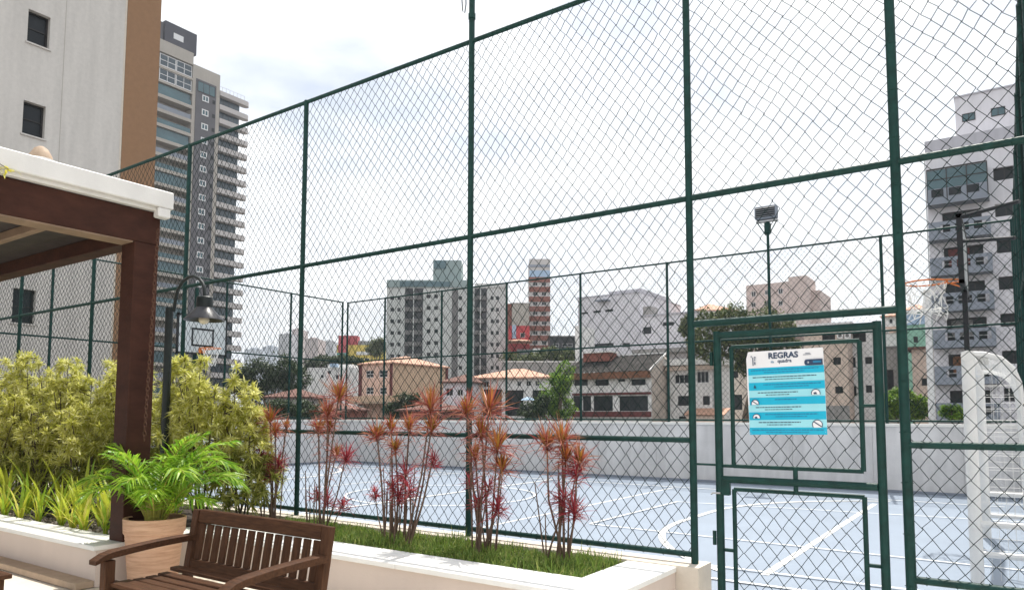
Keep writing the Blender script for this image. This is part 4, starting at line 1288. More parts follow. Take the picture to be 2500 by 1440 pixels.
# ---- cream block next door (face towards +X), with brown corner band
def cream_block():
    X = -25.
    t = thing('apartment_building', 'tall cream apartment wall with brown corner band and small dark windows at left', 'building', (X, 13.68, 0), 0)
    Y0, Y1, Z0, Z1 = -22., 0., -6.1, 24.
    holes = [(9.4 - 13.68, 10.04 - 13.68, 13.2 - 2.98 * k, 14.27 - 2.98 * k) for k in range(-3, 6)]
    m = MB(); b = Bld.__new__(Bld)
    d = .22
    Bld._wall(b, m, lambda u, z, k: (-k, u, z), Y0, -1.21, holes, Z0, Z1, d)
    m.build('wall', M['cream'], t)
    MB().box(-d, .03, -1.209, 0, Z0, Z1).build('corner_band', M['brown'], t)
    MB().box(-14, -d - .001, Y0, -.002, Z0, Z1).build('core', M['cream'], t)
    MB().box(-.0, .004, -3.195, -3.18, Z0, Z1).build('movement_joint', M['tcream'], t)
    MB().box(-.0, .012, -1.27, -1.212, Z0, Z1).build('edge_strip', M['kerb'], t)
    for (a, b_, c, e) in holes:
        fm, pm2, om = win_mesh(b_ - a, e - c, 1, 2, .055, 'glass', 'dframe')
        o = link('window', fm, t, (-d + .006, a, c), math.pi / 2); link('pane', pm2, o)
        MB().box(.0, .05, a - .05, b_ + .05, c - .05, c - .004).build('sill', M['cream'], t)
cream_block()

# ---- tall tower
def tower():
    X = -135.
    t = thing('residential_tower', 'tallest grey and cream residential tower with stacked balconies behind the brown-banded wall', 'building', (X, 0, 0), 0)
    Z0 = -6.1
    # core volumes
    MB().box(-24, -2.2, 66, 81.2, Z0, 75.9).build('core', M['tcream'], t)
    MB().box(-24, 0, 81.2, 87.4, Z0, 73.7).build('stair_shaft', M['tcream'], t)
    MB().box(-22, -1.2, 87.4, 93.0, Z0, 70.2).build('side_core', M['tdark'], t)
    rb = MB().box(-18, -.5, 75.2, 82.05, 75.91, 80.4).build('roof_plant_room', M['tdark'], t)
    MB().box(-18, -1.0, 66, 75.1, 75.91, 80.0).build('roof_plant_room', M['tgrey'], t)
    MB().box(-.49, -.45, 77.0, 79.1, 77.4, 78.6).build('vent', M['wframe'], rb)
    # charcoal strip with small windows
    strip = MB().box(0, .12, 81.9, 86.5, Z0, 70.9).build('tiled_strip', M['tgrey'], t)
    fm, pm2, om = win_mesh(1.5, 1.3, 2, 1, .2, 'teal', 'wframe')
    fs, ps2, os_ = win_mesh(.6, .8, 1, 1, .05, 'glass', 'dframe')
    ft, pt2, ot = win_mesh(4.0, 2.2, 3, 1, .08, 'teal', 'dframe')
    link('window', ot, t, (.17, 82.2, 68.3), math.pi / 2)
    for k in range(1, 24):
        z = 69.6 - 3.0 * k
        if z < -3: break
        link('window', om, t, (.17, 83.3, z), math.pi / 2)
        link('window', os_, t, (.17, 85.7, z + .2), math.pi / 2)
    # left balconies
    fb, pb, ob = win_mesh(3.4, 2.4, 2, 2, .14, 'blue', 'wframe')
    MB().box(-2.19, 0, 66, 81.19, 73.4, 75.9).build('parapet', M['tcream'], t)
    for k in range(0, 25):
        z = 70.6 - 2.95 * k
        if z < -3: break
        if k < 2:
            MB().box(-2.19, 0, 66, 81.19, z - .45, z + .0).build('balcony_slab', M['tcream'], t)
            for y in (67.2, 70.7, 74.2, 77.7):
                link('window', ob, t, (-.3, y, z + .15), math.pi / 2)
        else:
            sl_ = MB().box(-2.19, 0, 66, 81.19, z - .55, z + .10).build('balcony_slab', M['tcream'], t)
            MB().box(-.12, -.04, 66, 81.0, z + .12, z + 1.05).build('railing', M['teal'] if k % 3 else M['slate'], sl_)
            if k % 3 == 2:
                MB().box(-.6, -.5, 66, 81.0, z + 1.1, z + 2.35).build('glazing', M['teal'], sl_)
    # right balconies with round ends
    sm = MB()
    pr = [(-1.2, 87.4), (.25, 87.4), (.25, 93.4)] + [(-.55 + .8 * math.cos(a), 93.9 + .9 * math.sin(a) + .0) for a in np.linspace(0, math.pi, 8)] + [(-1.35, 93.4)]
    n = len(pr)
    sm.v += [(x, y, 0) for x, y in pr] + [(x, y, 1.05) for x, y in pr]
    sm.f += [tuple(range(n))[::-1], tuple(range(n, 2 * n))] + [(i, (i + 1) % n, n + (i + 1) % n, n + i) for i in range(n)]
    sm.mi += [0] * (n + 2)
    me = sm.mesh('balcony_band', M['twhite'])
    fw_, pw_, ow_ = win_mesh(5.2, 1.7, 4, 1, .06, 'blue', 'dframe')
    for k in range(0, 26):
        z = 69.3 - 3.0 * k
        if z < -3: break
        link('balcony_band', me, t, (0, 0, z))
        link('window', ow_, t, (-.9, 87.6, z - 1.8), math.pi / 2)
    for y in np.arange(88, 94, .9):
        MB().box(-.05, .0, y, y + .05, 70.36, 71.3).build('roof_railing', M['metal'], t)
    MB().box(-.05, .0, 87.5, 93.5, 71.31, 71.36).build('roof_railing', M['metal'], t)
tower()

# ---- apartment block with twin wings in the centre
def apartment():
    D = 182.
    b = Bld('apartment_building', 'grey white apartment block of many small square windows behind the peach house', 943, 1236, 800, 702, D, TH, 14, M['apt'])
    U, Z1 = b.u1, b.z1
    def U_(px): return b.uz(px, 800)[0]
    rec = [(988, 1032, 'aptdk'), (1103, 1118, 'aptgr'), (1158, 1188, 'aptdk')]  # aptdk strips are flat, the shade of recessed balconies is their colour
    cols = [(953, 962), (970, 978), (1042, 1051), (1060, 1069), (1120, 1128), (1198, 1205), (1211, 1218)]
    wx0 = 0
    rects = []
    for k in range(9):
        y = 723 + 28.3 * k
        for a, c in cols:
            rects.append((a, y + (-4 if a in (1042, 1060) else 0), c, y + 9 + (-4 if a in (1042, 1060) else 0)))
    b.front(rects, 2, 1, .06, 'glass', 'dframe', parts=False)
    b.done()
    for a, c, mt in rec:
        p = b.box('flat_dark_strip', U_(a), U_(c), -.06, -.003, -6, Z1 - .2, M[mt])
        if mt == 'aptdk':
            for k in range(12):
                z = Z1 - 2.2 - 2.93 * k
                b.box('balcony_front', U_(a) + .2, U_(c) - .2, -.75, -.064, z - 1.0, z, M['aptgr'], p)
                b.box('balcony_window', U_(a) + .5, U_((a + c) / 2) - .2, -.10, -.064, z + .1, z + 1.6, M['glass'], p)
            b.box('divider', U_((a + c) / 2) - .12, U_((a + c) / 2) + .12, -.8, -.78, -6, Z1 - .2, M['apt'], p)
    z = lambda py: b.uz(1050, py)[1]
    b.box('roof_parapet', U_(943), U_(1140), -.3, 12, Z1 + .002, z(684), M['aptgreen'])
    b.box('penthouse_glazing', U_(975), U_(1098), -.42, -.302, z(700), z(688), M['teal'])
    b.box('right_parapet', U_(1158), U_(1237), -.2, 10, Z1 + .002, z(692), M['apt'])
    wt = b.box('water_tower', U_(1054), U_(1124), 2, 10, z(683.9), z(631), M['aptgreen'])
    b.box('water_tower_panel', U_(1056), U_(1086), 1.8, 1.99, z(652), z(633), M['teal'], wt)
apartment()

# ---- striped tower and companions
def striped():
    D = 210.
    b = Bld('apartment_building', 'narrow tower striped in brick red and cream right of the white apartment block', 1292, 1343, 760, 632, D, TH, 10, M['twhite'])
    rows = [300 + 107 * k for k in range(0, 7)]
    r = []
    for k in range(7):
        y = 610 + (355 + 107 * k) / 4.5
        r += [(1301, y, 1313, y + 9), (1322, y, 1334, y + 9)]
    b.front(r, 2, 1, .08, 'glass', 'wframe', parts=False)
    b.done()
    for k in range(8):
        y = 610 + (298 + 107 * k) / 4.5
        b.pbox('brick_band', 1291.5, y, 1343.5, y + 12.5, -.2, -.01, M['brickm'])
    b.pbox('blue_band', 1292, 646, 1343, 652, -.2, -.01, M['slate']); b.pbox('blue_band', 1292, 660, 1343, 676, -.2, -.01, M['bluehouse'])
    b2 = Bld('apartment_building', 'plain cream block left of the brick striped tower', 1250, 1292, 780, 741, 205., TH, 9, M['tcream']).done(); b2.flat(M['twhite'])
    b3 = Bld('apartment_building', 'thin brick red wall between the white apartments and the cream block', 1235.5, 1249.5, 780, 741, 206., TH, 8, M['brickm']).done()
    b4 = Bld('shop_building', 'small blue and red fronted house below the cream block', 1242, 1293, 815, 795, 170., TH, 8, M['redbox'])
    b4.front([(1270, 812, 1282, 824)], 1, 1, .1, 'glass', 'wframe'); b4.done(); b4.pbox('blue_panel', 1250, 793, 1260, 826, -.15, -.01, M['bluehouse']); b4.hip(M['tile'], .6, z=b4.uz(1265, 838)[1], v0=-6, v1=-1)
    b5 = Bld('shed', 'black fronted shed beside the striped tower', 1343, 1406, 835, 822, 160., TH, 8, M['aptdk'], cat='shed'); b5.front([(1350, 838, 1365, 846), (1372, 838, 1398, 846)], 2, 1, .1); b5.done(); b5.flat(M['grey'])
    b6 = Bld('retaining_wall', 'long pale grey retaining wall above the orange hip roof', 1225, 1412, 895, 884, 120., TH, 1.2, M['grey'], cat='wall'); b6.done(); b6.flat(M['cap'], .1, .2)
    b7 = Bld('garden_wall', 'dark weathered hillside wall under the striped tower', 1262, 1325, 865, 852, 140., TH, 1, M['aptgr'], cat='wall'); b7.done(); b7.pbox('white_box', 1301, 850, 1319, 862, -.8, -.01, M['housew'])
striped()

# ---- big white industrial block
def whiteblock():
    b = Bld('white_building', 'large plain lilac white building with three slit windows behind the grey-roofed house', 1411, 1562, 800, 722, 150., 0., 22, M['lilacw'])
    b.front([(1419, 762, 1436, 766.5), (1448, 758, 1467, 763.5), (1477, 755, 1497, 761), (1450, 838, 1498, 848), (1519, 837, 1538, 847)], 3, 1, .05, 'glass', 'dframe')
    b.done(); b.flat(M['lilac'], .1, .3)
    b.pbox('upper_storey', 1487, 708, 1566, 728, 1, 16, M['lilac'])
    b.pbox('canopy', 1452, 731, 1482, 734, -1.5, -.01, M['slate'])
    b2 = Bld('white_building', 'stepped pale grey house with roof vent between the lilac white building and the big tree', 1566, 1700, 820, 768, 130., 0., 16, M['lilacw'])
    b2.front([(1570, 798, 1590, 815), (1618, 786, 1645, 795), (1655, 800, 1668, 812)], 2, 1, .06, 'glass', 'dframe'); b2.done(); b2.flat(M['lilac'], .2, .25)
    b2.pbox('roof_vent', 1570, 748, 1590, 769, 2, 5, M['grey'])
    b2.pbox('awning', 1543, 850, 1690, 860, -4, -.01, M['grey'])
    b3 = Bld('white_building', 'tall thin white wall slab at the left corner of the lilac white building', 1404, 1412, 850, 795, 125., 0., 6, M['housew']).done()
whiteblock()

# ---- house with corrugated grey roof
def corr_house():
    b = Bld('house', 'white two-storey house with grey corrugated roof and rust brown eave', 1390, 1590, 960, 922, 95., 0., 9., M['housew'], cat='house')
    b.front([(1402, 926, 1435, 941), (1453, 926, 1486, 941), (1509, 925, 1526, 931), (1541, 925, 1576, 940)], 3, 1, .07, 'glass', 'dframe')
    b.front([(1400, 966, 1421, 1003), (1422.5, 966, 1443, 1003), (1449, 966, 1496, 1003), (1512, 966, 1582, 1003)], 3, 1, .06, 'glass', 'dframe')
    b.done(sidemat=M['housec'])
    z = lambda py: b.uz(1490, py)[1]
    b.pbox('eave_board', 1392, 908, 1586, 924, -.9, -.62, M['ochre'])
    b.box('eave_soffit', -.1, b.u1 + .1, -.62, -.01, z(924), z(922.2), M['ochre'])
    b.pbox('maroon_band', 1397, 958, 1588, 963.5, -.25, -.01, M['maroon'])
    b.pbox('maroon_band', 1397, 1004, 1588, 1017, -.30, -.01, M['maroon'])
    # corrugated roof, front and rear slope
    ze, zr = b.uz(1490, 908, -.9)[1], None
    v_r = 4.2
    zr = b.uz(1520, 868, v_r)[1]
    n = 136; m = MB()
    L0, L1 = -.25, b.u1 + .25
    for (va, za, vb, zb) in ((-.95, ze, v_r, zr), (v_r, zr, 9.4, ze + .2)):
        i0 = len(m.v)
        for k in range(n + 1):
            u = L0 + (L1 - L0) * k / n
            dz = .10 * math.sin(k * math.pi / 4)
            m.v += [(u, va, za + dz), (u, vb, zb + dz)]
        for k in range(n):
            a = i0 + 2 * k
            m.f.append((a, a + 2, a + 3, a + 1)); m.mi.append(0)
    rf = m.build('roof', M['fibre'], b.root)
    MB().box(L0, L1, v_r - .12, v_r + .12, zr + .02, zr + .16).build('ridge_cap', M['housew'], rf)
    g = MB()
    z1 = b.z1
    g.poly([(b.u1, 0, z1 + .002), (b.u1, 9, z1 + .002), (b.u1, 9, ze), (b.u1, v_r, zr - .1), (b.u1, -.6, ze - .15)])
    g.poly([(b.u1 - .25, 0, z1 + .002), (b.u1 - .25, -.6, ze - .15), (b.u1 - .25, v_r, zr - .1), (b.u1 - .25, 9, ze), (b.u1 - .25, 9, z1 + .002)])
    g.build('gable', M['housec'], b.root)
    m = MB()
    for (va, za, vb, zb) in ((-.95, ze, v_r, zr),):
        m.poly([(b.u1 + .26, va, za + .1), (b.u1 + .26, vb, zb + .1), (b.u1 + .26, vb, zb - .12), (b.u1 + .26, va, za - .12)])
        m.poly([(b.u1 + .10, va, za + .1), (b.u1 + .10, vb, zb + .1), (b.u1 + .26, vb, zb + .1), (b.u1 + .26, va, za + .1)])
    m.build('barge_board', M['housew'], b.root)
    tk = b.pbox('brick_tank', 1424, 861, 1489, 882, 2.0, 4.0, M['brickm'])
    b.pbox('tank_top', 1422, 857.5, 1491, 861, 1.8, 4.2, M['cap'], tk)
corr_house()

# ---- white-grey flat house next to it
def flat_house():
    b = Bld('house', 'white flat-roofed house with dark windows between the gate post and the grey-roofed house', 1630, 1753, 960, 891, 92., 0., 5.4, M['housew'], cat='house')
    b.front([(1647, 914, 1681, 936), (1701, 906, 1730, 934)], 3, 1, .06, 'glass', 'wframe')
    b.front([(1655, 966, 1684, 990), (1716, 966, 1733, 988)], 2, 1, .06, 'glass', 'dframe')
    b.front([(1657, 1016, 1676, 1022)], 1, 1, .06, 'glass', 'dframe')
    b.done(sidemat=M['housew'])
    z = lambda py: b.uz(1690, py)[1]
    b.box('roof', -.4, b.u1 + .5, -.8, 5.8, b.z1 + .002, z(876), M['cap'])
    b.box('beam', -.1, b.u1 + .1, -.5, -.01, z(903), z(893), M['beige'])
    b.box('pipe', b.u1 - .6, b.u1 - .5, -.2, -.1, -6, z(900), M['metal'])
    # tile porch
    m = MB()
    ua, ub = b.uz(1672, 1000, -2)[0], b.uz(1772, 1000, -2)[0]
    m.poly([(ua, -2.6, z(1012)), (ub, -2.6, z(1012)), (ub, -.02, z(996)), (ua, -.02, z(996))]); m.poly([(ua, -2.6, z(1013.5)), (ua, -.02, z(997.5)), (ub, -.02, z(997.5)), (ub, -2.6, z(1013.5))])
    m.build('porch_roof', M['tile'], b.root)
    b.box('porch_wall', ua + .2, ub - .2, -2.3, -2.1, -6, z(1013.6), M['beige'])
    b2 = Bld('house', 'cream gabled house corner with dark window beside the big tree trunk', 1780, 1830, 960, 893, 98., 0., 7, M['housec'], cat='house')
    b2.front([(1788, 963, 1812, 1000), (1790, 905, 1802, 922)], 1, 1, .07, 'glass', 'dframe'); b2.done(); b2.hip(M['tiled'], 1.3)
flat_house()

# ---- peach house
def peach():
    b = Bld('house', 'peach house with orange hip roof and brown corner pilasters', 879, 957, 940, 886, 112., 0., 13., M['peach'], cat='house')
    b.front([(893, 904, 912, 922), (925, 903, 946, 921), (893, 945, 912, 962), (926, 945, 944, 962)], 2, 2, .09, 'glass', 'wframe')
    b.done(sidemat=M['tanw'])
    b.box('pilaster', -.25, .40, -.12, -.004, -6, b.z1 - .02, M['maroon']); b.box('pilaster', b.u1 - .40, b.u1 + .12, -.12, -.004, -6, b.z1 - .02, M['maroon'])
    b.box('pilaster', b.u1 + .004, b.u1 + .12, b.depth - .5, b.depth + .1, -6, b.z1 - .02, M['maroon'])
    b.hip(M['tile'], 1.5, .35)
    b.pbox('porch_slab', 846, 966, 952, 981, -3.2, -.13, M['tanw'])
    b.pbox('porch_edge', 842, 980, 955, 985, -3.5, -.14, M['step'])
    b.pbox('garage_door', 866, 990, 886, 1015, -.9, -.7, M['housew'])
    b3 = Bld('house', 'low red tiled roof in front of the peach house, just above the court wall', 975, 1068, 1005, 1000, 85., 0.1, 8, M['brickm'], cat='house'); b3.done(); b3.hip(M['tiled'], .9, .4)
peach()

# ---- white house with long orange roof
def white_orange():
    b = Bld('house', 'white house with long orange hip roof and shaded carport left of the grey-roofed house', 1152, 1345, 950, 921, 100., TH * .6, 10, M['housew'], cat='house')
    b.front([(1262, 930, 1272, 942), (1284, 929, 1296, 942), (1306, 929, 1316, 942), (1180, 930, 1194, 945)], 2, 1, .07, 'glass', 'wframe')
    b.front([(1160, 950, 1225, 1015), (1236, 952, 1278, 1015), (1300, 952, 1335, 1012)], 3, 1, .12, 'glass', 'dframe')  # dark panes stand in for the shade inside the carport
    b.done(); b.hip(M['tile'], 1.5, .7)
    b2 = Bld('house', 'pale house with red tiled roof tucked left of the long orange roof', 1082, 1148, 960, 931, 96., TH * .5, 8, M['lilacw'], cat='house')
    b2.front([(1088, 947, 1106, 966), (1116, 950, 1130, 966)], 2, 1, .07, 'glass', 'wframe'); b2.done(); b2.hip(M['tiled'], 1.2, .5)
    p = atD(1289, 972, 94)
    t = thing('parasol', 'small blue parasol in front of the white house with long orange roof', 'parasol', (p[0], p[1], p[2] - 2.2))
    MB().lathe([(1.0, 1.95), (.6, 2.2), (.001, 2.42)], 10).build('canopy', M['bluehouse'], t); MB().tube([(0, 0, -5), (0, 0, 2.2)], .04, 6).build('pole', M['metal'], t)
white_orange()

# ---- beige flats behind the gate
def beige_flats():
    b = Bld('apartment_building', 'pinkish beige flats with square windows and air conditioners behind the gate', 1965, 2071, 900, 797, 73., 0., 8, M['beige'])
    b.front([(2034, 872, 2053, 890), (2039, 943, 2058, 960), (2007, 816, 2039, 833)], 2, 1, .06, 'glass', 'dframe')
    b.done(); b.flat(M['housew'], .5, .3)
    z = lambda py: b.uz(2040, py)[1]
    for px in (2043, 2061):
        a = b.pbox('air_conditioner', px, 813, px + 15, 826, -.45, -.02, M['housew'])
        u = b.uz(px + 7.5, 819, -.45)[0]; zz = b.uz(px, 819.5, -.45)[1]
        MB().tube([(u, -.462, zz), (u, -.452, zz)], .17, 12).build('fan', M['aptgr'], a)
    b.box('plinth', -.1, b.u1, -.08, -.004, -6, z(990), M['grey'])
    b2 = Bld('apartment_building', 'whitish end bay of the beige flats next to the gate stile', 2071.4, 2136, 900, 797, 73.2, 0., 8, M['housew'])
    b2.front([(2073.5, 872, 2089, 897), (2112, 871, 2129, 888), (2074, 942, 2091, 966), (2114, 940, 2129, 958), (2082, 813, 2114, 835)], 2, 1, .06, 'glass', 'dframe')
    b2.done(); b2.flat(M['housew'], .4, .3)
    b3 = Bld('apartment_building', 'low dark plastered block between the beige flats and the gate post', 2150, 2200, 900, 850, 80., 0., 6, M['grey'])
    b3.front([(2166, 902, 2182, 950)], 1, 1, .1, 'glass', 'dframe'); b3.done(); b3.flat(M['aptgr'])
beige_flats()

# ---- pink block on the skyline, roofs
def right_far():
    b = Bld('apartment_building', 'dusty pink block with small windows on the skyline above the big tree', 1822, 1925, 730, 692, 165., 0., 14, M['pink'])
    b.front([(1834, 711, 1845, 724), (1867, 708, 1877, 720), (1900, 704, 1911, 717), (1867, 736, 1877, 748), (1900, 734, 1911, 746), (1834, 738, 1845, 750)], 2, 1, .09, 'glass', 'wframe')
    b.done(); b.pbox('stair_tower', 1926, 674, 1971, 800, 0, 9, M['pink']); b.pbox('rear_wing', 1972, 709, 2003, 820, 4, 16, M['pink'])
    b2 = Bld('house', 'distant house with orange tiled roof left of the pink skyline block', 1700, 1795, 770, 757, 150., TH, 9, M['housew'], cat='house').done(); b2.hip(M['tile'], 2.0, .5)
    b3 = Bld('house', 'white and peach house with orange roof left of the gate post top', 2158, 2203, 790, 770, 100., 0., 8, M['housew'], cat='house')
    b3.front([(2170, 777, 2180, 790)], 1, 1, .08, 'glass', 'wframe'); b3.done(); b3.pbox('peach_band', 2158, 797, 2203, 812, -.2, -.01, M['peach']); b3.hip(M['tile'], .9, .4)
    b4 = Bld('house', 'mint green and blue house with white cornice left of the right-hand apartments', 2203, 2266, 820, 763, 96., 0., 9, M['tealhouse'], cat='house')
    b4.front([(2223, 772, 2236, 788), (2230, 821, 2241, 836)], 1, 1, .07, 'glass', 'dframe'); b4.done()
    b4.pbox('blue_storey', 2203, 765, 2266, 792, -.15, -.01, M['bluehouse']); b4.box('cornice', -.3, b4.u1 + .3, -.5, 9, b4.z1 + .002, b4.z1 + .3, M['wframe']); b4.hip(M['tile'], 1.2, .1, z=b4.z1 + .48)
    b5 = Bld('house', 'plain tan house below the mint green house', 2228, 2284, 920, 852, 76., 0., 7, M['beige'], cat='house')
    b5.front([(2250, 923, 2268, 941)], 1, 1, .08, 'glass', 'dframe'); b5.done(); b5.flat(M['tiled'], .5, .25)
    p = atD(2276, 1027, 52); p2 = atD(2266, 745, 52)
    t = thing('concrete_pole', 'thick white concrete pole at the left edge of the right-hand apartments', 'pole', (p[0], p[1], 0))
    MB().tube([(0, 0, -6), (0, 0, p2[2] + 1)], [.26, .2], 14).build('shaft', M['wframe'], t, True)
    MB().tube([(0, 0, p2[2] + 1), (0, 0, p2[2] + 1.2)], .24, 14).build('cap', M['cap'], t)
right_far()

# ---- apartments at the right edge
def right_apts():
    b = Bld('apartment_building', 'tall lilac grey apartments with stacked balconies at the right edge', 2258, 2620, 354, 354, 58., 0., 16, M['lilacw'], wall_depth=.3)
    b.z1 = b.uz(2258, 355)[1]
    zb = b.uz(2300, 852)[1]; h = (b.uz(2285, 509)[1] - zb) / 4
    ux = lambda px, py: b.uz(px, py)[0]
    u0, u1 = ux(2282, 852), ux(2408, 762)
    r0, r1 = ux(2312, 800), ux(2408, 762)
    w0, w1 = ux(2443, 790), ux(2498, 780)
    floors = list(range(-4, 5))
    wide, rw = [], []
    for k in floors:
        z = zb + h * k
        if z + h > b.z1 - .5: break
        wide.append((r0, r1, z + .15, z + h - .45)); rw.append((w0, w1, z + h * .53, z + h - .32))
    b.frontuz(wide, 4, 1, .08, 'glass', 'dframe'); b.frontuz(rw, 2, 1, .08, 'glass', 'dframe')
    ux2 = w1 + 3.2
    b.frontuz([(ux2, ux2 + 2.2, r[2], r[3]) for r in rw], 2, 1, .08, 'glass', 'dframe')
    b.done(bodymat=M['lilac'])
    for k in floors:
        z = zb + h * k
        if z + h > b.z1 - .5: break
        sl_ = b.box('balcony', u0, u1 + .55, -1.3, -.002, z - .02, z + .16, M['slate'])
        top = z + 1.38
        if k == 4:                       # glazed bay on the top floor
            b.box('glazed_bay', u0 + .02, u1 + .5, -1.28, -1.2, z + .17, z + 1.2, M['slate'], sl_)
            b.box('bay_glass', u0 + .02, u1 + .5, -1.26, -1.22, z + 1.22, z + h - .1, M['teal'], sl_)
            b.box('bay_side', u1 + .44, u1 + .5, -1.19, -.01, z + .17, z + h - .1, M['teal'], sl_)
            for q in range(4):
                u = u0 + (u1 + .46 - u0) * q / 3
                b.box('mullion', u, u + .06, -1.31, -1.281, z + .17, z + h - .1, M['dframe'], sl_)
            b.box('mullion', u0, u1 + .5, -1.31, -1.29, z + h - .1, z + h + .02, M['dframe'], sl_)
            b.box('mullion', u0, u1 + .5, -1.30, -1.281, z + 1.9, z + 1.96, M['dframe'], sl_)
            for q in range(3):
                u = u0 + .3 + (u1 - u0) * q / 3
                b.box('bay_window', u, u + (u1 - u0) / 3 - .35, -1.30, -1.281, z + .55, z + 1.15, M['glass'], sl_)
        else:
            hs = [(.25, .30), (.38, .58), (.67, .93)]
            m = MB(); L = u1 + .55 - u0
            holes = [(u0 + L * a, u0 + L * c, z + .52, z + 1.12) for a, c in ((.20, .36), (.44, .66), (.74, .93))]
            Bld._wall(b, m, lambda u, zz, q: (u, -1.3 + q, zz), u0, u1 + .55, holes, z + .162, top, .12)
            m.quad((u0, -1.18, z + .162), (u0, -1.18, top), (u1 + .55, -1.18, top), (u1 + .55, -1.18, z + .162))if False else None
            m.build('balcony_front', M['slate'], sl_)
            b.box('balcony_cheek', u1 + .45, u1 + .549, -1.17, -.004, z + .162, top, M['slate'], sl_)
            b.box('railing', u0 + L * .2, u0 + L * .93, -1.24, -1.22, z + .8, z + .84, M['metal'], sl_)
        if k in (-1, 0, 2):
            b.box('curtain', r0 + .3, r0 + 1.7, .14, .17, z + .9, z + h - .6, M[{-1: 'ochre', 0: 'aptgr', 2: 'maroon'}[k]])
    b.box('parapet', -.02, b.u1, -.12, -.002, b.z1 - .9, b.z1 + .25, M['lilac'])
    pu0 = b.uz(2333, 300, 3)[0]; pz = b.uz(2333, 240, 3)[1]
    pb_ = b.box('roof_block', pu0, b.u1, 3, 14, b.z1 + .002, pz, M['lilacw'])
    for (a, y0, c, y1) in ((2349, 280, 2381, 299), (2420, 266, 2455, 286)):
        ua, uc = b.uz(a, 290, 3)[0], b.uz(c, 280, 3)[0]; za, zc_ = b.uz(a, y1, 3)[1], b.uz(a, y0, 3)[1]
        fm, pm2, om = win_mesh(uc - ua, zc_ - za, 2, 1, .05, 'teal', 'dframe')
        link('window', om, pb_, (ua, 2.998, za))
    b.box('roof_coping', pu0 - .06, b.u1, 2.9, 14.1, pz + .002, pz + .12, M['lilac'])
    b.box('downpipe', -.12, -.04, .2, .3, -6, b.z1 - 1, M['metal'])
right_apts()

# ---- skyline on the left
def skyline():
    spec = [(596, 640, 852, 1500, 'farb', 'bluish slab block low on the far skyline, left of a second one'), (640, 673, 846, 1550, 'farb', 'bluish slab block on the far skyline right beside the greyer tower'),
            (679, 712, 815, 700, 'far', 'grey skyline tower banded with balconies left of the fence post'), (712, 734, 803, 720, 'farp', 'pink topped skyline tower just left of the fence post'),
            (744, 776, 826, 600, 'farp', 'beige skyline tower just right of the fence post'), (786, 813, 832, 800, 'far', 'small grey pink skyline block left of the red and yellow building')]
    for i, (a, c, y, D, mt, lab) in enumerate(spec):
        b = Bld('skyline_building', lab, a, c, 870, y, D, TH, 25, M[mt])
        U, H = b.u1, b.z1
        nx = max(3, int((c - a) / 5)); nz = int((890 - y) / 5)
        rects = []
        for p in range(nx):
            for q in range(nz):
                u = U * (p + .25) / nx; z = H - (q + .8) * 5 * D / FPX
                rects.append((u, u + U / nx * .5, z, z + 2.2 * D / FPX))
        b.frontuz(rects, 1, 1, .1, 'glass', 'wframe', parts=False)
        b.done()
        b.box('roof_tank', U * .3, U * .7, 4, 14, H + .01, H + 3.5 * D / FPX, M[mt])
    b = Bld('shop_building', 'red, yellow and teal commercial building left of the white apartments', 822, 936, 860, 842, 330., TH, 20, M['yellow'])
    b.front([(862, 874, 872, 880), (890, 874, 902, 880)], 2, 1, .1, 'glass', 'wframe', parts=False)
    b.done()
    b.pbox('red_tower', 826, 819, 846, 862, -2, 6, M['redbox']); b.pbox('red_beam', 846, 819, 872, 842, 0, 6, M['redbox']); b.pbox('teal_base', 822, 861, 845, 884, -2.5, -.1, M['tealbox'])
    b.pbox('grey_roof', 872, 832, 936, 842, 2, 14, M['slate']); b.pbox('white_stripe', 870, 858, 930, 866, -.4, -.05, M['housew'])
    b = Bld('house', 'cluster of white hillside walls left of the peach house', 750, 872, 930, 897, 150., TH, 9, M['housew'], cat='house')
    b.front([(800, 905, 808, 912), (783, 915, 790, 922), (820, 915, 828, 925)], 1, 1, .1, 'glass', 'dframe'); b.done(); b.pbox('upper_room', 800, 889, 862, 899, 2, 7, M['housew']); b.pbox('water_tank', 805, 887, 822, 895, -1, .8, M['bluehouse'])
    b = Bld('house', 'dark walled house with reddish tiled roof behind the leftmost red plants', 650, 760, 985, 968, 95., TH, 8, M['grey'], cat='house'); b.done(); b.hip(M['tiled'], 1.2, .5)
    b = Bld('house', 'low brick wall and brown roof right behind the court wall near the peach house', 760, 872, 1005, 998, 80., TH, 6, M['brickm'], cat='house'); b.done(); b.hip(M['tiled'], .7, .4)
skyline()

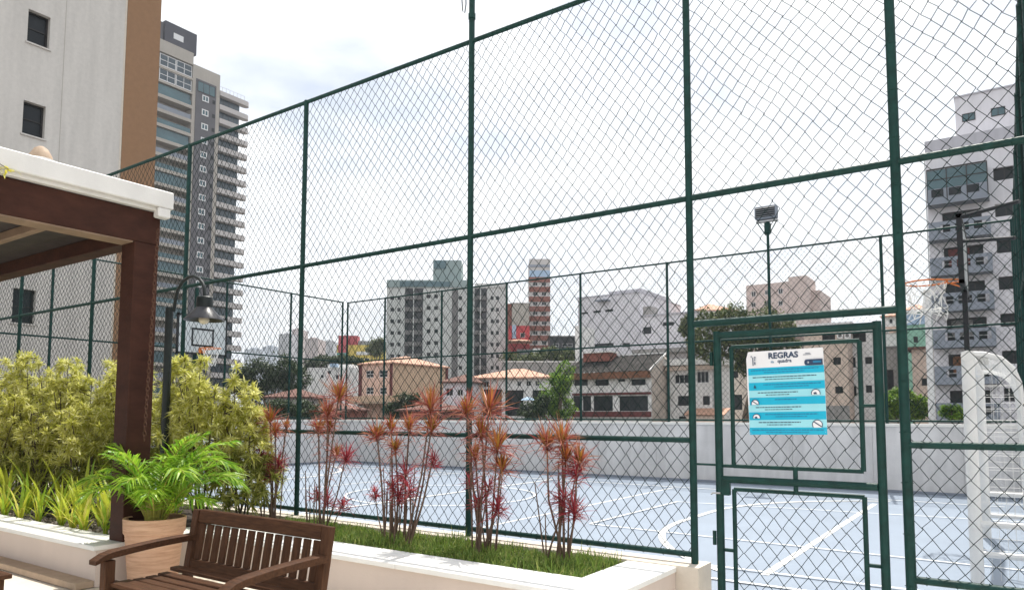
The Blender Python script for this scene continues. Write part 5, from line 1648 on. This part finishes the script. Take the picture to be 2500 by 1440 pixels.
# ------------------------------------------------------------------ trees
def tree(name, label, px, py_c, D, blobs, n, leaf, mt, trunk=None, group='trees beyond the court wall', cat='tree', seed=0):
    """blobs: (px, py, rx px, ry px) ; each becomes an ellipsoid of leaves at distance D"""
    rg = np.random.default_rng(900 + seed)
    o = atD(px, py_c, D)
    t = thing(name, label, cat, (o[0], o[1], -6.), 0, group)
    s = D / FPX
    P = []
    C = []
    area = sum(b[2] * b[3] for b in blobs)
    for (bx, by, rx, ry) in blobs:
        c = atD(bx, by, D) + FW * rg.uniform(-.4, .4) * rx * s
        C.append((c, rx * s, ry * s))
        k = int(n * rx * ry / area)
        d = unit(rg.normal(0, 1, (k, 3)))
        lob = 1 + .22 * np.sin(d[:, 0] * 5 + bx) * np.sin(d[:, 2] * 6 + by) + .15 * np.sin(d[:, 1] * 9 + bx)
        r = rg.uniform(.25, 1., (k, 1)) ** .45 * lob[:, None]
        P.append(c + (RT * d[:, :1] * rx + FW * d[:, 1:2] * rx * .8 + np.array([0, 0, 1.]) * d[:, 2:] * ry) * s * r)
    P = np.concatenate(P)
    # keep clumps: drop leaves in random pockets
    w = np.sin(P[:, 0] * 1.9 / (leaf * 4)) * np.sin(P[:, 1] * 1.7 / (leaf * 4) + 1) * np.sin(P[:, 2] * 2.1 / (leaf * 4))
    P = P[w > -.28]
    D_ = unit(rg.normal(0, 1, (len(P), 3)) + np.array([0, 0, .3]))
    org = np.array([o[0], o[1], -6.])
    cr = link('crown', leafmesh('crown', P - org, D_, rg.uniform(.7, 1.3, len(P)) * leaf, leaf * .24, .3, mt), t)
    cr['kind'] = 'stuff'
    tk = MB()
    lo = C[0][0] - org
    base = np.array([0, 0, 0.])
    if trunk:
        b_ = atD(*trunk[0], D) - org; base = np.array([b_[0], b_[1], 0.]); pts = [base] + [atD(q[0], q[1], D) - org for q in trunk]
        tk.tube(pts, [trunk_r * s for trunk_r in ([11, 10, 8, 6, 4, 3][:len(pts)])], 8)
        st = pts[-1]
    else:
        st = np.array([0, 0, max(1., lo[2] * .55)]); tk.tube([base, st], [.32 * leaf * 4, .22 * leaf * 4], 7)
    for (c, rx, ry) in C:
        e = c - org
        md = (st + e) / 2 + np.array([0, 0, -.15 * ry])
        tk.tube([st, md, e], [.14 * leaf * 4, .09 * leaf * 4, .03 * leaf * 4], 5, False)
    tk.build('trunk', M['bark'], t)
    return t
tree('broadleaf_tree', 'large spreading olive-green tree behind the top of the gate', 1825, 900, 84, [(1745, 800, 55, 48), (1795, 785, 55, 42), (1850, 790, 52, 45), (1900, 800, 48, 40), (1725, 845, 45, 35), (1840, 845, 60, 36), (1905, 850, 48, 30), (1785, 850, 48, 34), (1815, 895, 28, 24)], 15000, .42, M['leafm'], trunk=[(1822, 1015), (1834, 960), (1836, 915), (1826, 880)], seed=1)
tree('broadleaf_tree', 'bright green leafy tree against the left wall of the grey-roofed house', 1362, 975, 88, [(1368, 930, 30, 34), (1380, 905, 22, 24), (1350, 965, 34, 36), (1372, 995, 32, 30), (1340, 1005, 30, 22)], 7000, .34, M['leafb'], seed=2)
tree('broadleaf_tree', 'wide dark green tree mass left of the fence post below the skyline', 655, 920, 118, [(640, 915, 50, 40), (690, 905, 48, 40), (605, 925, 40, 36), (660, 945, 60, 34), (720, 925, 36, 42), (585, 935, 26, 28)], 12000, .5, M['leafd'], seed=3)
tree('broadleaf_tree', 'dark tree above the white hillside walls right of the fence post', 810, 895, 165, [(790, 885, 30, 18), (830, 882, 34, 18), (868, 886, 22, 16), (765, 895, 24, 16)], 5000, .6, M['leafd'], seed=4)
tree('broadleaf_tree', 'small round olive tree beside the yellow building', 918, 850, 230, [(918, 848, 20, 22), (930, 842, 14, 18), (905, 858, 14, 14)], 2600, .75, M['leafm'], seed=5)
tree('broadleaf_tree', 'green hillside bushes below the brick striped tower', 1330, 868, 135, [(1345, 862, 30, 16), (1385, 868, 24, 18), (1310, 872, 26, 14), (1245, 880, 22, 22), (1280, 880, 22, 14)], 6000, .42, M['leafm'], seed=6)
tree('broadleaf_tree', 'leafy bush at the foot of the tan wall of the peach house', 1000, 985, 95, [(985, 985, 26, 24), (1012, 978, 24, 18), (960, 1000, 26, 20)], 4500, .36, M['leafd'], seed=7)
tree('broadleaf_tree', 'low green shrubs behind the court wall left of the fence post', 700, 1000, 70, [(680, 1000, 40, 24), (740, 1005, 40, 24), (640, 1010, 30, 18)], 5000, .32, M['leafd'], seed=8)
tree('broadleaf_tree', 'fresh green bush behind the far wall right of the gate post', 2215, 985, 62, [(2205, 975, 36, 32), (2240, 985, 28, 28), (2180, 990, 30, 34), (2225, 1010, 40, 20)], 7000, .26, M['leafb'], seed=9)
tree('broadleaf_tree', 'small green bush at the foot of the right-hand apartments', 2325, 1005, 50, [(2320, 1005, 28, 18), (2345, 1010, 24, 14)], 3000, .2, M['leafb'], seed=10)
tree('broadleaf_tree', 'dark bush in the shade between the carport and the bright green tree', 1310, 1000, 86, [(1300, 1002, 34, 24), (1325, 985, 22, 22)], 3500, .3, M['leafd'], seed=11)
tree('broadleaf_tree', 'grey green tree half hidden behind the stepped pale grey house', 1680, 800, 120, [(1678, 795, 18, 26), (1695, 820, 16, 22)], 2500, .45, M['leafm'], seed=12)

# ------------------------------------------------------------------ thin city haze
hz = bpy.data.materials.new('thin pale haze')
hz.use_nodes = True
n_, l_ = hz.node_tree.nodes, hz.node_tree.links
n_.remove(n_['Principled BSDF'])
pv = n_.new('ShaderNodeVolumePrincipled')
pv.inputs['Color'].default_value = (.90, .94, 1., 1)
pv.inputs['Density'].default_value = .0003
pv.inputs['Anisotropy'].default_value = .3
l_.new(pv.outputs['Volume'], n_['Material Output'].inputs['Volume'])
o = MB().box(-2200, 400, -300, 2200, -7.5, 130).build('haze', hz)
o['kind'] = 'stuff'
